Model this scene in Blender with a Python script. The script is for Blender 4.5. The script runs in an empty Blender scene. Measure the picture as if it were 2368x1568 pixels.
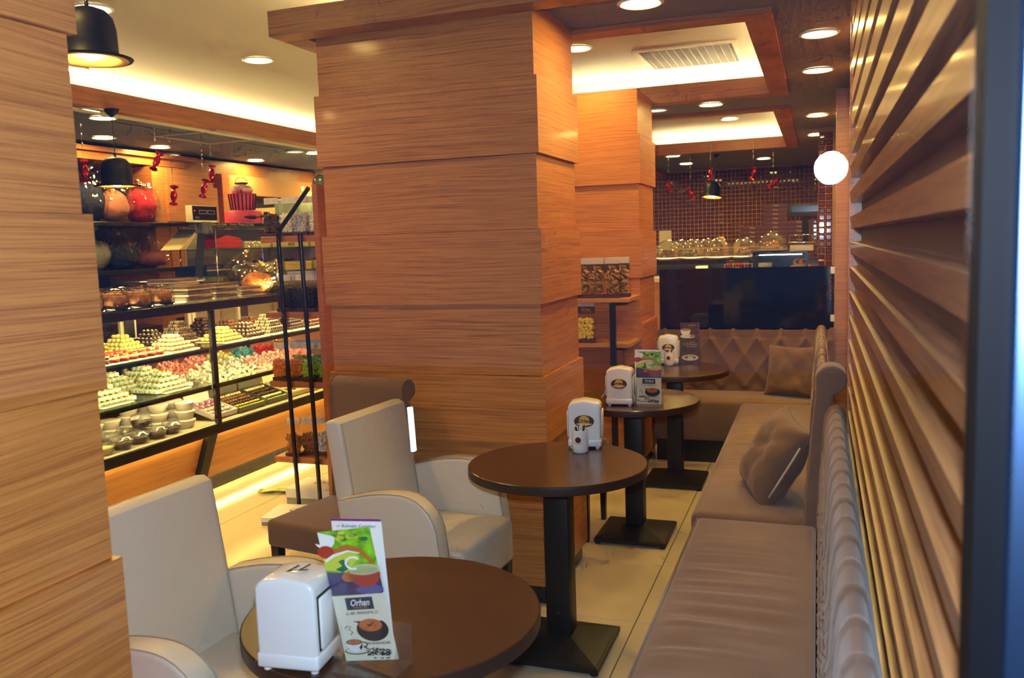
import bpy, bmesh, math, random
from mathutils import Vector, Matrix, noise
random.seed(7)
PI = math.pi
scene = bpy.context.scene
COL = scene.collection

# ------------------------------------------------------------------ camera
# vanishing points of the photograph (2368 x 1568) give the camera's rotation and focal length
PW, PH = 2368.0, 1568.0
CX, CY = PW / 2, PH / 2
VPY, VPX = (1893.0, 540.0), (-4360.0, 747.0)
CAM = Vector((0, 0, 1.6))
_a = Vector((VPY[0] - CX, VPY[1] - CY)); _b = Vector((VPX[0] - CX, VPX[1] - CY))
FPX = math.sqrt(-(_a.dot(_b)))
_dy = Vector((_a.x, _a.y, FPX)).normalized()
_dx = -Vector((_b.x, _b.y, FPX)).normalized()
_dx = (_dx - _dy * _dx.dot(_dy)).normalized()
_dz = _dx.cross(_dy)
RC = Matrix((_dx, _dy, _dz))            # world = RC @ camera vector (x right, y down, z forward)

def W(px, py, x=None, y=None, z=None):
    """the point of the room seen at a pixel, on the plane x, y or z = value"""
    d = RC @ Vector((px - CX, py - CY, FPX))
    if x is not None: t = (x - CAM.x) / d.x
    elif y is not None: t = (y - CAM.y) / d.y
    else: t = (z - CAM.z) / d.z
    return CAM + d * t

cam_data = bpy.data.cameras.new('camera')
cam = bpy.data.objects.new('camera', cam_data)
COL.objects.link(cam)
right, down, fwd = RC.col[0], RC.col[1], RC.col[2]
m = Matrix.Identity(4)
for i in range(3):
    m[i][0], m[i][1], m[i][2], m[i][3] = right[i], -down[i], -fwd[i], CAM[i]
cam.matrix_world = m
cam_data.sensor_fit = 'HORIZONTAL'
cam_data.sensor_width = 36.0
cam_data.lens = FPX / PW * 36.0
cam_data.clip_start = 0.02
cam_data.dof.use_dof = True
cam_data.dof.focus_distance = 3.3
cam_data.dof.aperture_fstop = 5.6
scene.camera = cam

# ------------------------------------------------------------------ exposure, world
vs = scene.view_settings
scene.display_settings.display_device = 'sRGB'
vs.view_transform = 'Standard'; vs.look = 'None'; vs.gamma = 1.0; vs.use_curve_mapping = False
vs.exposure = EXPOSURE = 0.12
cy = scene.cycles
cy.use_denoising = True
cy.max_bounces = 5; cy.diffuse_bounces = 3; cy.glossy_bounces = 2
cy.transmission_bounces = 2; cy.transparent_max_bounces = 14
cy.use_adaptive_sampling = True; cy.adaptive_threshold = 0.12; cy.adaptive_min_samples = 14
cy.caustics_reflective = False; cy.caustics_refractive = False
cy.sample_clamp_indirect = 6.0

world = bpy.data.worlds.new('dusk_street'); scene.world = world
world.use_nodes = True
bg = world.node_tree.nodes['Background']
bg.inputs[0].default_value = (0.10, 0.26, 0.80, 1); bg.inputs[1].default_value = 0.30   # blue hour outside

# the camera's own flash, just above the lens
fl = bpy.data.lights.new('camera_flash', 'POINT')
fl.energy = 165; fl.color = (0.64, 0.81, 1.0); fl.shadow_soft_size = 0.025
flash = bpy.data.objects.new('camera_flash', fl); COL.objects.link(flash)
flash.location = (0.018, 0.0, CAM.z + 0.105)

WARM = (1.0, 0.66, 0.27)
DL_STRENGTH = 190.0
LED_STRENGTH = 150.0

# ------------------------------------------------------------------ materials
MATS = {}
def _new(name):
    mt = bpy.data.materials.new(name); mt.use_nodes = True
    MATS[name] = mt
    nt = mt.node_tree
    return mt, nt, nt.nodes['Principled BSDF']

def mat(name, col, rough=0.5, metal=0.0, spec=0.5, sheen=0.0, coat=0.0, emit=None, estr=0.0, bump=None, var=None, trans=0.0, alpha=1.0):
    """plain or lightly mottled principled material; bump = (scale, strength); var = (scale, amount)"""
    if name in MATS: return MATS[name]
    mt, nt, b = _new(name)
    b.inputs['Base Color'].default_value = (*col, 1)
    b.inputs['Roughness'].default_value = rough
    b.inputs['Metallic'].default_value = metal
    b.inputs['Specular IOR Level'].default_value = spec
    b.inputs['Sheen Weight'].default_value = sheen
    b.inputs['Coat Weight'].default_value = coat
    b.inputs['Transmission Weight'].default_value = trans
    b.inputs['Alpha'].default_value = alpha
    if emit:
        b.inputs['Emission Color'].default_value = (*emit, 1)
        b.inputs['Emission Strength'].default_value = estr
    if bump or var:
        tc = nt.nodes.new('ShaderNodeTexCoord')
    if var:
        n = nt.nodes.new('ShaderNodeTexNoise'); n.inputs['Scale'].default_value = var[0]; n.inputs['Detail'].default_value = 4
        r = nt.nodes.new('ShaderNodeValToRGB')
        lo, hi = 1 - var[1], 1 + var[1]
        r.color_ramp.elements[0].position = 0.3; r.color_ramp.elements[1].position = 0.7
        r.color_ramp.elements[0].color = (*[min(1, c * lo) for c in col], 1)
        r.color_ramp.elements[1].color = (*[min(1, c * hi) for c in col], 1)
        nt.links.new(tc.outputs['Object'], n.inputs['Vector']); nt.links.new(n.outputs['Fac'], r.inputs['Fac'])
        nt.links.new(r.outputs['Color'], b.inputs['Base Color'])
    if bump:
        n2 = nt.nodes.new('ShaderNodeTexNoise'); n2.inputs['Scale'].default_value = bump[0]; n2.inputs['Detail'].default_value = 3
        bp = nt.nodes.new('ShaderNodeBump'); bp.inputs['Strength'].default_value = bump[1]; bp.inputs['Distance'].default_value = 0.002
        nt.links.new(tc.outputs['Object'], n2.inputs['Vector']); nt.links.new(n2.outputs['Fac'], bp.inputs['Height'])
        nt.links.new(bp.outputs['Normal'], b.inputs['Normal'])
    return mt

def wood(name, light, dark, scale=(1.5, 1.5, 105), rough=0.4, fine=(5, 5, 400), coat=0.0, pos=(0.36, 0.56)):
    """veneer: long streaks along the axis with the small scale"""
    mt, nt, b = _new(name)
    N, L = nt.nodes.new, nt.links.new
    tc = N('ShaderNodeTexCoord')
    geo = N('ShaderNodeObjectInfo')
    mp = N('ShaderNodeMapping'); mp.inputs['Scale'].default_value = scale
    mp2 = N('ShaderNodeMapping'); mp2.inputs['Scale'].default_value = fine
    add = N('ShaderNodeVectorMath'); add.operation = 'ADD'
    sc = N('ShaderNodeVectorMath'); sc.operation = 'SCALE'; sc.inputs['Scale'].default_value = 7.0
    comb = N('ShaderNodeCombineXYZ')
    for k in range(3): L(geo.outputs['Random'], comb.inputs[k])
    L(comb.outputs[0], sc.inputs[0])
    L(tc.outputs['Object'], add.inputs[0]); L(sc.outputs[0], add.inputs[1])
    # slow bend of the grain
    nb = N('ShaderNodeTexNoise'); nb.inputs['Scale'].default_value = 1.6; nb.inputs['Detail'].default_value = 1
    L(add.outputs[0], nb.inputs['Vector'])
    sb = N('ShaderNodeVectorMath'); sb.operation = 'SCALE'; sb.inputs['Scale'].default_value = 0.035
    L(nb.outputs['Color'], sb.inputs[0])
    add2 = N('ShaderNodeVectorMath'); add2.operation = 'ADD'
    L(add.outputs[0], add2.inputs[0]); L(sb.outputs[0], add2.inputs[1])
    L(add2.outputs[0], mp.inputs['Vector']); L(add2.outputs[0], mp2.inputs['Vector'])
    n1 = N('ShaderNodeTexNoise'); n1.inputs['Scale'].default_value = 1; n1.inputs['Detail'].default_value = 5; n1.inputs['Roughness'].default_value = 0.62
    n2 = N('ShaderNodeTexNoise'); n2.inputs['Scale'].default_value = 1; n2.inputs['Detail'].default_value = 2
    L(mp.outputs[0], n1.inputs['Vector']); L(mp2.outputs[0], n2.inputs['Vector'])
    r = N('ShaderNodeValToRGB')
    e = r.color_ramp.elements
    e[0].position = pos[0]; e[1].position = pos[1]; e[0].color = (*dark, 1); e[1].color = (*light, 1)
    mx = N('ShaderNodeMath'); mx.operation = 'MULTIPLY_ADD'; mx.inputs[1].default_value = 0.45
    L(n2.outputs['Fac'], mx.inputs[0])
    mm = N('ShaderNodeMath'); mm.operation = 'MULTIPLY'; mm.inputs[1].default_value = 0.55
    L(n1.outputs['Fac'], mm.inputs[0]); L(mm.outputs[0], mx.inputs[2])
    L(mx.outputs[0], r.inputs['Fac']); L(r.outputs['Color'], b.inputs['Base Color'])
    b.inputs['Roughness'].default_value = rough
    b.inputs['Coat Weight'].default_value = coat
    b.inputs['Coat Roughness'].default_value = 0.12
    bp = N('ShaderNodeBump'); bp.inputs['Strength'].default_value = 0.06; bp.inputs['Distance'].default_value = 0.001
    L(n2.outputs['Fac'], bp.inputs['Height']); L(bp.outputs['Normal'], b.inputs['Normal'])
    return mt

def glass(name, tint=(1, 1, 1), ior=1.45, rough=0.0, milky=0.0, gain=1.0, crumple=None):
    """thin pane: clear with a fresnel mirror film; milky adds a little haze of its own"""
    if name in MATS: return MATS[name]
    mt = bpy.data.materials.new(name); mt.use_nodes = True; MATS[name] = mt
    nt = mt.node_tree; nt.nodes.clear()
    N, L = nt.nodes.new, nt.links.new
    out = N('ShaderNodeOutputMaterial'); mix = N('ShaderNodeMixShader')
    tr = N('ShaderNodeBsdfTransparent'); tr.inputs[0].default_value = (*tint, 1)
    gl = N('ShaderNodeBsdfGlossy'); gl.inputs['Roughness'].default_value = rough
    fr = N('ShaderNodeFresnel')
    ge = N('ShaderNodeNewGeometry')                        # same reflectance from either side of the sheet
    ma = N('ShaderNodeMath'); ma.operation = 'MULTIPLY_ADD'; ma.inputs[1].default_value = -2.0; ma.inputs[2].default_value = 1.0
    po = N('ShaderNodeMath'); po.operation = 'POWER'; po.inputs[0].default_value = ior
    L(ge.outputs['Backfacing'], ma.inputs[0]); L(ma.outputs[0], po.inputs[1]); L(po.outputs[0], fr.inputs['IOR'])
    if crumple:
        tcn = N('ShaderNodeTexCoord'); nn = N('ShaderNodeTexNoise'); nn.inputs['Scale'].default_value = crumple[0]; nn.inputs['Detail'].default_value = 1
        bp = N('ShaderNodeBump'); bp.inputs['Strength'].default_value = crumple[1]; bp.inputs['Distance'].default_value = 0.012
        L(tcn.outputs['Object'], nn.inputs['Vector']); L(nn.outputs['Fac'], bp.inputs['Height']); L(bp.outputs['Normal'], gl.inputs['Normal'])
    if gain != 1.0:
        mu = N('ShaderNodeMath'); mu.operation = 'MULTIPLY'; mu.inputs[1].default_value = gain; mu.use_clamp = True
        L(fr.outputs[0], mu.inputs[0]); fo = mu.outputs[0]
    else: fo = fr.outputs[0]
    base = tr.outputs[0]
    if milky:
        df = N('ShaderNodeBsdfDiffuse'); df.inputs[0].default_value = (.9, .9, .9, 1)
        m2 = N('ShaderNodeMixShader'); m2.inputs[0].default_value = milky
        L(tr.outputs[0], m2.inputs[1]); L(df.outputs[0], m2.inputs[2]); base = m2.outputs[0]
    L(fo, mix.inputs[0]); L(base, mix.inputs[1]); L(gl.outputs[0], mix.inputs[2])
    L(mix.outputs[0], out.inputs[0])
    return mt

def emis(name, col, strength):
    if name in MATS: return MATS[name]
    mt = bpy.data.materials.new(name); mt.use_nodes = True; MATS[name] = mt
    nt = mt.node_tree; nt.nodes.clear()
    out = nt.nodes.new('ShaderNodeOutputMaterial'); e = nt.nodes.new('ShaderNodeEmission')
    e.inputs[0].default_value = (*col, 1); e.inputs[1].default_value = strength
    nt.links.new(e.outputs[0], out.inputs[0])
    return mt

OAK = wood('oak_veneer', (0.64, 0.250, 0.060), (0.35, 0.112, 0.026), rough=0.38, coat=0.15)
BEAMW = wood('beam_veneer', (0.42, 0.175, 0.05), (0.24, 0.085, 0.022), rough=0.4)
SLATW = wood('walnut_slat', (0.42, 0.19, 0.08), (0.21, 0.085, 0.035), scale=(45, 0.9, 45), fine=(200, 2, 200), rough=0.34, coat=0.22)
CHERRY = wood('cherry_board', (0.42, 0.15, 0.05), (0.27, 0.085, 0.028), rough=0.35, coat=0.1)
WENGE = wood('wenge_top', (0.075, 0.029, 0.013), (0.050, 0.019, 0.009), scale=(3, 30, 3), fine=(5, 260, 5), rough=0.27, coat=0.15)
CASEW = wood('counter_veneer', (0.55, 0.26, 0.08), (0.36, 0.14, 0.04), rough=0.4)
TILE = mat('porcelain_tile', (0.64, 0.54, 0.35), rough=0.16, var=(0.9, 0.05))
GROUT = mat('dark_grout', (0.10, 0.08, 0.055), rough=0.9)
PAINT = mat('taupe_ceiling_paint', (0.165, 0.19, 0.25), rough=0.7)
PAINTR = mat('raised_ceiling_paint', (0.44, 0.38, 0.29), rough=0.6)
CREAMP = mat('cream_paint', (0.75, 0.68, 0.50), rough=0.7)
BLACKM = mat('black_metal', (0.008, 0.0078, 0.008), rough=0.45, spec=.35, bump=(180, 0.1))
BLACKG = mat('black_gloss', (0.008, 0.008, 0.010), rough=0.06, spec=0.6)
BLACKP = mat('black_paint', (0.015, 0.014, 0.014), rough=0.25)
GRANITE = mat('black_granite', (0.02, 0.02, 0.022), rough=0.2, var=(220, 0.9))
WHITEP = mat('white_plastic', (0.80, 0.80, 0.79), rough=0.25, coat=0.3)
CERAM = mat('white_ceramic', (0.80, 0.80, 0.78), rough=0.15)
PAPER = mat('white_paper', (0.80, 0.79, 0.76), rough=0.8)
CHROME = mat('chrome', (0.75, 0.75, 0.75), rough=0.12, metal=1.0)
ALU = mat('aluminium_dusk_tint', (0.26, 0.48, 0.95), rough=0.24, metal=1.0)  # grey aluminium; the reflected dusk blue is put into its colour
DARKSEAL = mat('rubber_seal', (0.0025, 0.0025, 0.004), rough=0.6, spec=0.08)
CREAML = mat('cream_leather', (0.70, 0.62, 0.49), rough=0.42, bump=(130, 0.35))
SEAM = mat('seam_thread', (0.42, 0.34, 0.24), rough=0.7)
BROWNF = mat('brown_suede', (0.19, 0.095, 0.048), rough=0.9, sheen=0.25, var=(5, 0.08), bump=(300, 0.15))
TAUPEF = mat('taupe_velvet', (0.20, 0.116, 0.078), rough=0.92, sheen=0.3, var=(4, 0.15), bump=(260, 0.2))
TAUPED = mat('taupe_cushion', (0.17, 0.098, 0.066), rough=0.95, sheen=0.25, var=(6, 0.10), bump=(260, 0.2))
LEGW = mat('dark_stained_leg', (0.022, 0.012, 0.008), rough=0.35)
GOLDIN = mat('gold_lining', (0.85, 0.52, 0.12), rough=0.3, metal=0.6)
MATTEB = mat('matte_black', (0.006, 0.0056, 0.005), rough=0.5, spec=0.2)
CLEAR = glass('clear_glass')
WINGLASS = glass('shop_window_glass', ior=1.5)
SHELFG = glass('green_edge_glass', tint=(0.93, 0.97, 0.94), ior=1.5)
EDGEG = mat('glass_edge', (0.03, 0.12, 0.09), rough=0.1)
FILM = glass('cellophane', tint=(0.98, 0.975, 0.95), ior=1.5, rough=0.03, gain=1.8, crumple=(16, 1.0))
BAGF = glass('snack_bag_film', tint=(0.985, 0.98, 0.96), ior=1.38, rough=0.03, crumple=(60, 1.0))
DISCM = emis('downlight_glow', (1.0, 0.67, 0.18), DL_STRENGTH)
DISCDIM = emis('downlight_glow_dim', (1.0, 0.78, 0.42), 2.2)
BULBM = emis('bulb_glow', (1.0, 0.66, 0.22), 160.0)
LEDM = emis('led_strip_glow', (1.0, 0.78, 0.36), LED_STRENGTH)

# ------------------------------------------------------------------ mesh helpers
def bm_new(): return bmesh.new()

def box(bm, x0, x1, y0, y1, z0, z1):
    v = [bm.verts.new((x, y, z)) for z in (z0, z1) for y in (y0, y1) for x in (x0, x1)]
    for f in ((0, 2, 3, 1), (4, 5, 7, 6), (0, 1, 5, 4), (2, 6, 7, 3), (0, 4, 6, 2), (1, 3, 7, 5)):
        bm.faces.new([v[i] for i in f])
    return v

def rbox(bm, x0, x1, y0, y1, z0, z1, r=0.01, seg=2):
    """box with rounded edges"""
    t = bmesh.new(); box(t, x0, x1, y0, y1, z0, z1)
    bmesh.ops.bevel(t, geom=t.edges[:], offset=r, segments=seg, profile=0.5, affect='EDGES')
    merge(bm, t)

def merge(bm, t, mtx=None):
    if mtx is not None: bmesh.ops.transform(t, matrix=mtx, verts=t.verts)
    mp = {v: bm.verts.new(v.co) for v in t.verts}
    for f in t.faces:
        try: bm.faces.new([mp[v] for v in f.verts])
        except ValueError: pass
    t.free()

def lathe(bm, prof, n=24, c=(0, 0, 0), cap0=True, cap1=True, sx=1, sy=1):
    rings = []
    for r, z in prof:
        rings.append([bm.verts.new((c[0] + sx * r * math.cos(2 * PI * k / n), c[1] + sy * r * math.sin(2 * PI * k / n), c[2] + z)) for k in range(n)])
    for a, b in zip(rings, rings[1:]):
        for k in range(n):
            bm.faces.new((a[k], a[(k + 1) % n], b[(k + 1) % n], b[k]))
    if cap0 and prof[0][0] > 1e-6: bm.faces.new(rings[0][::-1])
    if cap1 and prof[-1][0] > 1e-6: bm.faces.new(rings[-1])

def tube(bm, pts, r, n=8, caps=True):
    """round bar along a polyline; r a number or one radius per point"""
    pts = [Vector(p) for p in pts]
    rs = r if isinstance(r, (list, tuple)) else [r] * len(pts)
    rings = []
    up = None
    for i, p in enumerate(pts):
        d = (pts[min(i + 1, len(pts) - 1)] - pts[max(i - 1, 0)]).normalized()
        if up is None:
            up = Vector((0, 0, 1)) if abs(d.z) < 0.9 else Vector((1, 0, 0))
        s = d.cross(up).normalized(); u = s.cross(d).normalized(); up = u
        rings.append([bm.verts.new(p + (s * math.cos(2 * PI * k / n) + u * math.sin(2 * PI * k / n)) * rs[i]) for k in range(n)])
    for a, b in zip(rings, rings[1:]):
        for k in range(n): bm.faces.new((a[k], a[(k + 1) % n], b[(k + 1) % n], b[k]))
    if caps:
        bm.faces.new(rings[0][::-1]); bm.faces.new(rings[-1])

def prism(bm, poly, a0, a1, axis='y', bev=0.0, seg=2):
    """extrude a 2D outline along an axis: for 'y' the outline is (x, z), 'x' (y, z), 'z' (x, y)"""
    t = bmesh.new()
    def P(u, v, a):
        return (u, a, v) if axis == 'y' else ((a, u, v) if axis == 'x' else (u, v, a))
    A = [t.verts.new(P(u, v, a0)) for u, v in poly]; B = [t.verts.new(P(u, v, a1)) for u, v in poly]
    fa = t.faces.new(A); fb = t.faces.new(B[::-1])
    n = len(poly)
    for k in range(n): t.faces.new((A[k], B[k], B[(k + 1) % n], A[(k + 1) % n]))
    bmesh.ops.recalc_face_normals(t, faces=t.faces[:])
    if bev:
        es = set(fa.edges) | set(fb.edges)
        bmesh.ops.bevel(t, geom=list(es), offset=bev, segments=seg, profile=0.5, affect='EDGES')
    merge(bm, t)

def ball(bm, c, r, u=10, v=7, s=(1, 1, 1), rot=None):
    t = bmesh.new()
    bmesh.ops.create_uvsphere(t, u_segments=u, v_segments=v, radius=r)
    mt = Matrix.Diagonal((*s, 1))
    if rot: mt = rot.to_4x4() @ mt
    merge(bm, t, Matrix.Translation(c) @ mt)

KIDS = {}
def adopt(o, parent):
    o.parent = parent
    KIDS.setdefault(parent.name, []).append(o)

def obj(name, bm, mt, parent=None, smooth=False, loc=None, rot=None, ang=None):
    bmesh.ops.recalc_face_normals(bm, faces=bm.faces[:])
    me = bpy.data.meshes.new(name)
    bm.to_mesh(me); bm.free()
    for m_ in (mt if isinstance(mt, (list, tuple)) else [mt]): me.materials.append(m_)
    if smooth:
        me.shade_smooth()
        if ang: me.set_sharp_from_angle(angle=math.radians(ang))
    o = bpy.data.objects.new(name, me); COL.objects.link(o)
    if parent is not None: adopt(o, parent)
    if loc is not None: o.location = loc
    if rot is not None: o.rotation_euler = rot
    return o

def tag(o, label=None, cat=None, group=None, kind=None):
    if label: o['label'] = label
    if cat: o['category'] = cat
    if group: o['group'] = group
    if kind: o['kind'] = kind
    return o

def thing(name, label, cat, loc=(0, 0, 0), rz=0.0, group=None, kind=None, rot=None):
    o = bpy.data.objects.new(name, None); COL.objects.link(o)
    o.empty_display_size = 0.05
    o.location = loc; o.rotation_euler = rot if rot else (0, 0, rz)
    return tag(o, label, cat, group, kind)

def bxo(name, mt, parent, x0, x1, y0, y1, z0, z1, r=0.0, seg=2):
    bm = bm_new()
    if r: rbox(bm, x0, x1, y0, y1, z0, z1, r, seg)
    else: box(bm, x0, x1, y0, y1, z0, z1)
    return obj(name, bm, mt, parent, smooth=bool(r), ang=40)

def copy_tree(o, parent=None, loc=None, rz=None, label=None):
    c = o.copy(); COL.objects.link(c)
    c.parent = None
    if parent is not None: adopt(c, parent)
    if loc is not None: c.location = loc
    if rz is not None: c.rotation_euler = (0, 0, rz)
    if label: c['label'] = label
    for ch in KIDS.get(o.name, []): copy_tree(ch, c)
    return c

def text_mesh(name, body, size, mt, parent, mtx, extrude=0.0002, shear=0.0, bold=0.0, width=None):
    cu = bpy.data.curves.new(name, 'FONT')
    cu.body = body; cu.size = size; cu.align_x = 'CENTER'; cu.align_y = 'CENTER'
    cu.extrude = extrude; cu.shear = shear; cu.offset = bold; cu.resolution_u = 2
    t = bpy.data.objects.new(name + '_tmp', cu); COL.objects.link(t)
    bpy.context.view_layer.update()
    dg = bpy.context.evaluated_depsgraph_get()
    me = bpy.data.meshes.new_from_object(t.evaluated_get(dg))
    bpy.data.objects.remove(t); bpy.data.curves.remove(cu)
    if width:
        xs = [v.co.x for v in me.vertices]; k = width / max(1e-6, max(xs) - min(xs))
        for v in me.vertices: v.co.x *= k
    me.transform(mtx)
    me.materials.clear(); me.materials.append(mt)
    o = bpy.data.objects.new(name, me); COL.objects.link(o); adopt(o, parent)
    return o

# ================================================================== the room
TP, TX, TY = 0.655, -0.715, 3.41                      # floor tile pitch and one joint crossing
X0, X1, Y0, Y1 = -6.4, 0.2, 0.75, 13.2
ZS, ZR, ZL = 2.60, 2.82, 2.58                          # soffit, raised ceiling, left soffit

fb = bm_new(); box(fb, X0, X1 + 0.1, Y0 - 0.1, Y1, -0.10, -0.004)
floor = tag(obj('floor', fb, GROUT), 'large cream porcelain floor tiles with dark joints', kind='structure')
g = 0.0022
tb = bm_new(); rbox(tb, g, TP - g, g, TP - g, -0.012, 0.0, 0.0012, 1)
t0 = obj('tile', tb, TILE, floor)
first = True
i0 = math.floor((X0 - TX) / TP); i1 = math.ceil((X1 - TX) / TP)
j0 = math.floor((Y0 - TY) / TP); j1 = math.ceil((9.0 - TY) / TP)
for i in range(i0, i1):
    for j in range(j0, j1):
        p = (TX + i * TP, TY + j * TP, 0)
        if first: t0.location = p; first = False
        else:
            c = t0.copy(); COL.objects.link(c); adopt(c, floor); c.location = p
bxo('far_tiles', TILE, floor, X0, X1, TY + j1 * TP, Y1, -0.012, 0.0)

def wallbox(name, mt, x0, x1, y0, y1, z0, z1, label):
    bm = bm_new(); box(bm, x0, x1, y0, y1, z0, z1)
    return tag(obj(name, bm, mt), label, kind='structure')

wall_right = wallbox('wall_right', OAK, X1, X1 + 0.1, Y0, Y1, 0, 3.0, 'wood wall on the right behind the slats and sofas')
wall_left = wallbox('wall_left', mat('dark_grey_wall', (0.10, 0.10, 0.12), 0.8), X0 - 0.1, X0, Y0, Y1, 0, 3.0, 'dark wall behind the shelves of wrapped gifts')  # plain even dark grey
wall_back = wallbox('wall_back', CREAMP, X0, X1, Y1, Y1 + 0.1, 0, 3.0, 'back wall of the shop carrying the brown tiles')

# --- right wall: backing board and horizontal slats
bxo('backing_board', mat('gap_shade_walnut', (.05, .022, .012), .5), wall_right, 0.165, X1, Y0 + 0.05, 3.84, 0.0, ZS)  # shade of the gaps between slats is put into this dark colour
sl_b = bm_new()
prism(sl_b, [(0.166, 0.0), (0.124, 0.002), (0.119, 0.046), (0.166, 0.050)], 0.80, 3.80, 'y', 0.0015, 1)
slat0 = obj('slat', sl_b, SLATW, wall_right, loc=(0, 0, 0.31))
for k in range(1, 23):
    c = slat0.copy(); COL.objects.link(c); adopt(c, wall_right); c.location = (0, 0, 0.31 + 0.1005 * k)
bxo('end_board', mat('pale_edge_board', (0.62, 0.50, 0.40), 0.4), wall_right, 0.136, 0.166, 3.80, 3.83, 0.2, ZS)
bxo('edge_trim', OAK, wall_right, 0.118, X1, 3.83, 3.87, 0.2, ZS)
bxo('pilaster', wood('pilaster_veneer', (0.50, 0.26, 0.15), (0.33, 0.15, 0.075)), wall_right, 0.112, X1, 6.56, 6.70, 0, ZS)

# --- shop window: pane, mullion coloured with reflected dusk blue, bottom rail
pave = bm_new(); box(pave, -9, 4, -9, 0.66, -0.12, -0.02)
tag(obj('pavement', pave, mat('dark_asphalt', (.04, .04, .042), .8, var=(9, .2))), 'dark pavement outside the shop window', kind='structure')
win = thing('window_1', 'shop window pane with an aluminium frame on the right, reflected dusk blue in its colour', None, (0, 0, 0), kind='structure')
bm = bm_new(); box(bm, -3.2, 0.128, 0.750, 0.756, 0.06, 3.0)
obj('pane', bm, WINGLASS, win)
bxo('mullion', ALU, win, 0.134, 0.26, 0.70, 0.80, 0, 3.0, 0.004)
bxo('rubber_seal', DARKSEAL, win, 0.113, 0.134, 0.716, 0.764, 0.05, 3.0)
bxo('bottom_rail', ALU, win, -3.2, 0.128, 0.70, 0.80, 0, 0.06, 0.004)

# --- oak-clad pillars: alternating proud and recessed bands on a dark plinth
JZ = [2.60, 2.293, 1.975, 1.660, 1.340, 1.028, 0.730, 0.433, 0.085]
def pillar(label, x0, x1, y0, y1, proud_first=False, d=0.017, hide=(), ztop=2.60, name='pillar'):
    t = thing(name, label, 'pillar', ((x0 + x1) / 2, (y0 + y1) / 2, 0))
    hx, hy = (x1 - x0) / 2, (y1 - y0) / 2
    bxo('core', BLACKP, t, -hx + 0.02, hx - 0.02, -hy + 0.02, hy - 0.02, 0.0, ztop)
    bxo('plinth', GRANITE, t, -hx + 0.006, hx - 0.006, -hy + 0.006, hy - 0.006, 0.0, 0.085)
    jz = [ztop] + [z for z in JZ if z < ztop - 0.05]
    for k in range(len(jz) - 1):
        z1, z0 = jz[k], jz[k + 1]
        o = d if ((k % 2 == 1) != proud_first) else 0.0
        ax, ay, th = hx + o, hy + o, 0.018 + o
        gp = 0.0008
        O, I = [(-ax, -ay), (ax, -ay), (ax, ay), (-ax, ay)], [(-ax + th, -ay + th), (ax - th, -ay + th), (ax - th, ay - th), (-ax + th, ay - th)]
        for q, nm in enumerate(('front_panel', 'side_panel', 'back_panel', 'side_panel')):      # mitred at the corners
            bm = bm_new(); r = (q + 1) % 4; prism(bm, [O[q], O[r], I[r], I[q]], z0 + gp, z1 - gp, 'z'); obj(nm, bm, OAK, t)
    return t
pillar('wide oak-clad pillar in the middle, behind the cream armchair', -2.148, -1.118, 3.482, 4.082)
pillar('oak-clad pillar farther back, beside the black glass partition', -2.15, -1.145, 5.80, 6.335)
JZ = [2.82, 2.62, 2.306, 1.990, 1.678, 1.358, 1.040, 0.728, 0.43, 0.085]
pillar('oak-clad pillar at the left edge, nearest the window', -1.95, -1.243, 0.85, 1.203, proud_first=True, d=0.012, ztop=2.82)

# --- ceilings with recessed, lit trays framed in wood
def frame_trim(name, label, x0, x1, y0, y1, w, z0, z1):
    """wood frame round an opening: inner edge at x0..y1"""
    t = thing(name, label, None, kind='structure')
    bxo('beam', BEAMW, t, x0 - w, x1 + w, y0 - w, y0, z0, z1, 0.002, 1)
    bxo('beam', BEAMW, t, x0 - w, x1 + w, y1, y1 + w, z0, z1, 0.002, 1)
    bxo('beam', BEAMW, t, x0 - w, x0, y0, y1, z0, z1, 0.002, 1)
    bxo('beam', BEAMW, t, x1, x1 + w, y0, y1, z0, z1, 0.002, 1)
    return t
cA = (-1.75, -0.325, 4.20, 6.36)      # tray over the tables: inner opening
cB = (-1.80, -0.345, 7.27, 10.25)     # second tray
FW = 0.125
cb = bm_new()
def slab(x0, x1, y0, y1, z, th=0.02): box(cb, x0, x1, y0, y1, z, z + th)
sx0, sy0 = -2.26, 3.40                 # edge of the low soffit
xs = [(sx0, X1)]
def ring(c):                           # soffit pieces left and right of a tray
    slab(sx0, c[0] - FW + 0.01, c[2], c[3], ZS); slab(c[1] + FW - 0.01, X1, c[2], c[3], ZS)
slab(sx0, X1, sy0, cA[2] - FW + 0.01, ZS)
slab(sx0, cA[0] - FW + 0.01, cA[2] - FW + 0.01, cA[3] + FW - 0.01, ZS); slab(cA[1] + FW - 0.01, X1, cA[2] - FW + 0.01, cA[3] + FW - 0.01, ZS)
slab(sx0, X1, cA[3] + FW - 0.01, cB[2] - FW + 0.01, ZS)
slab(sx0, cB[0] - FW + 0.01, cB[2] - FW + 0.01, cB[3] + FW - 0.01, ZS); slab(cB[1] + FW - 0.01, X1, cB[2] - FW + 0.01, cB[3] + FW - 0.01, ZS)
slab(sx0, X1, cB[3] + FW - 0.01, Y1, ZS)
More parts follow.
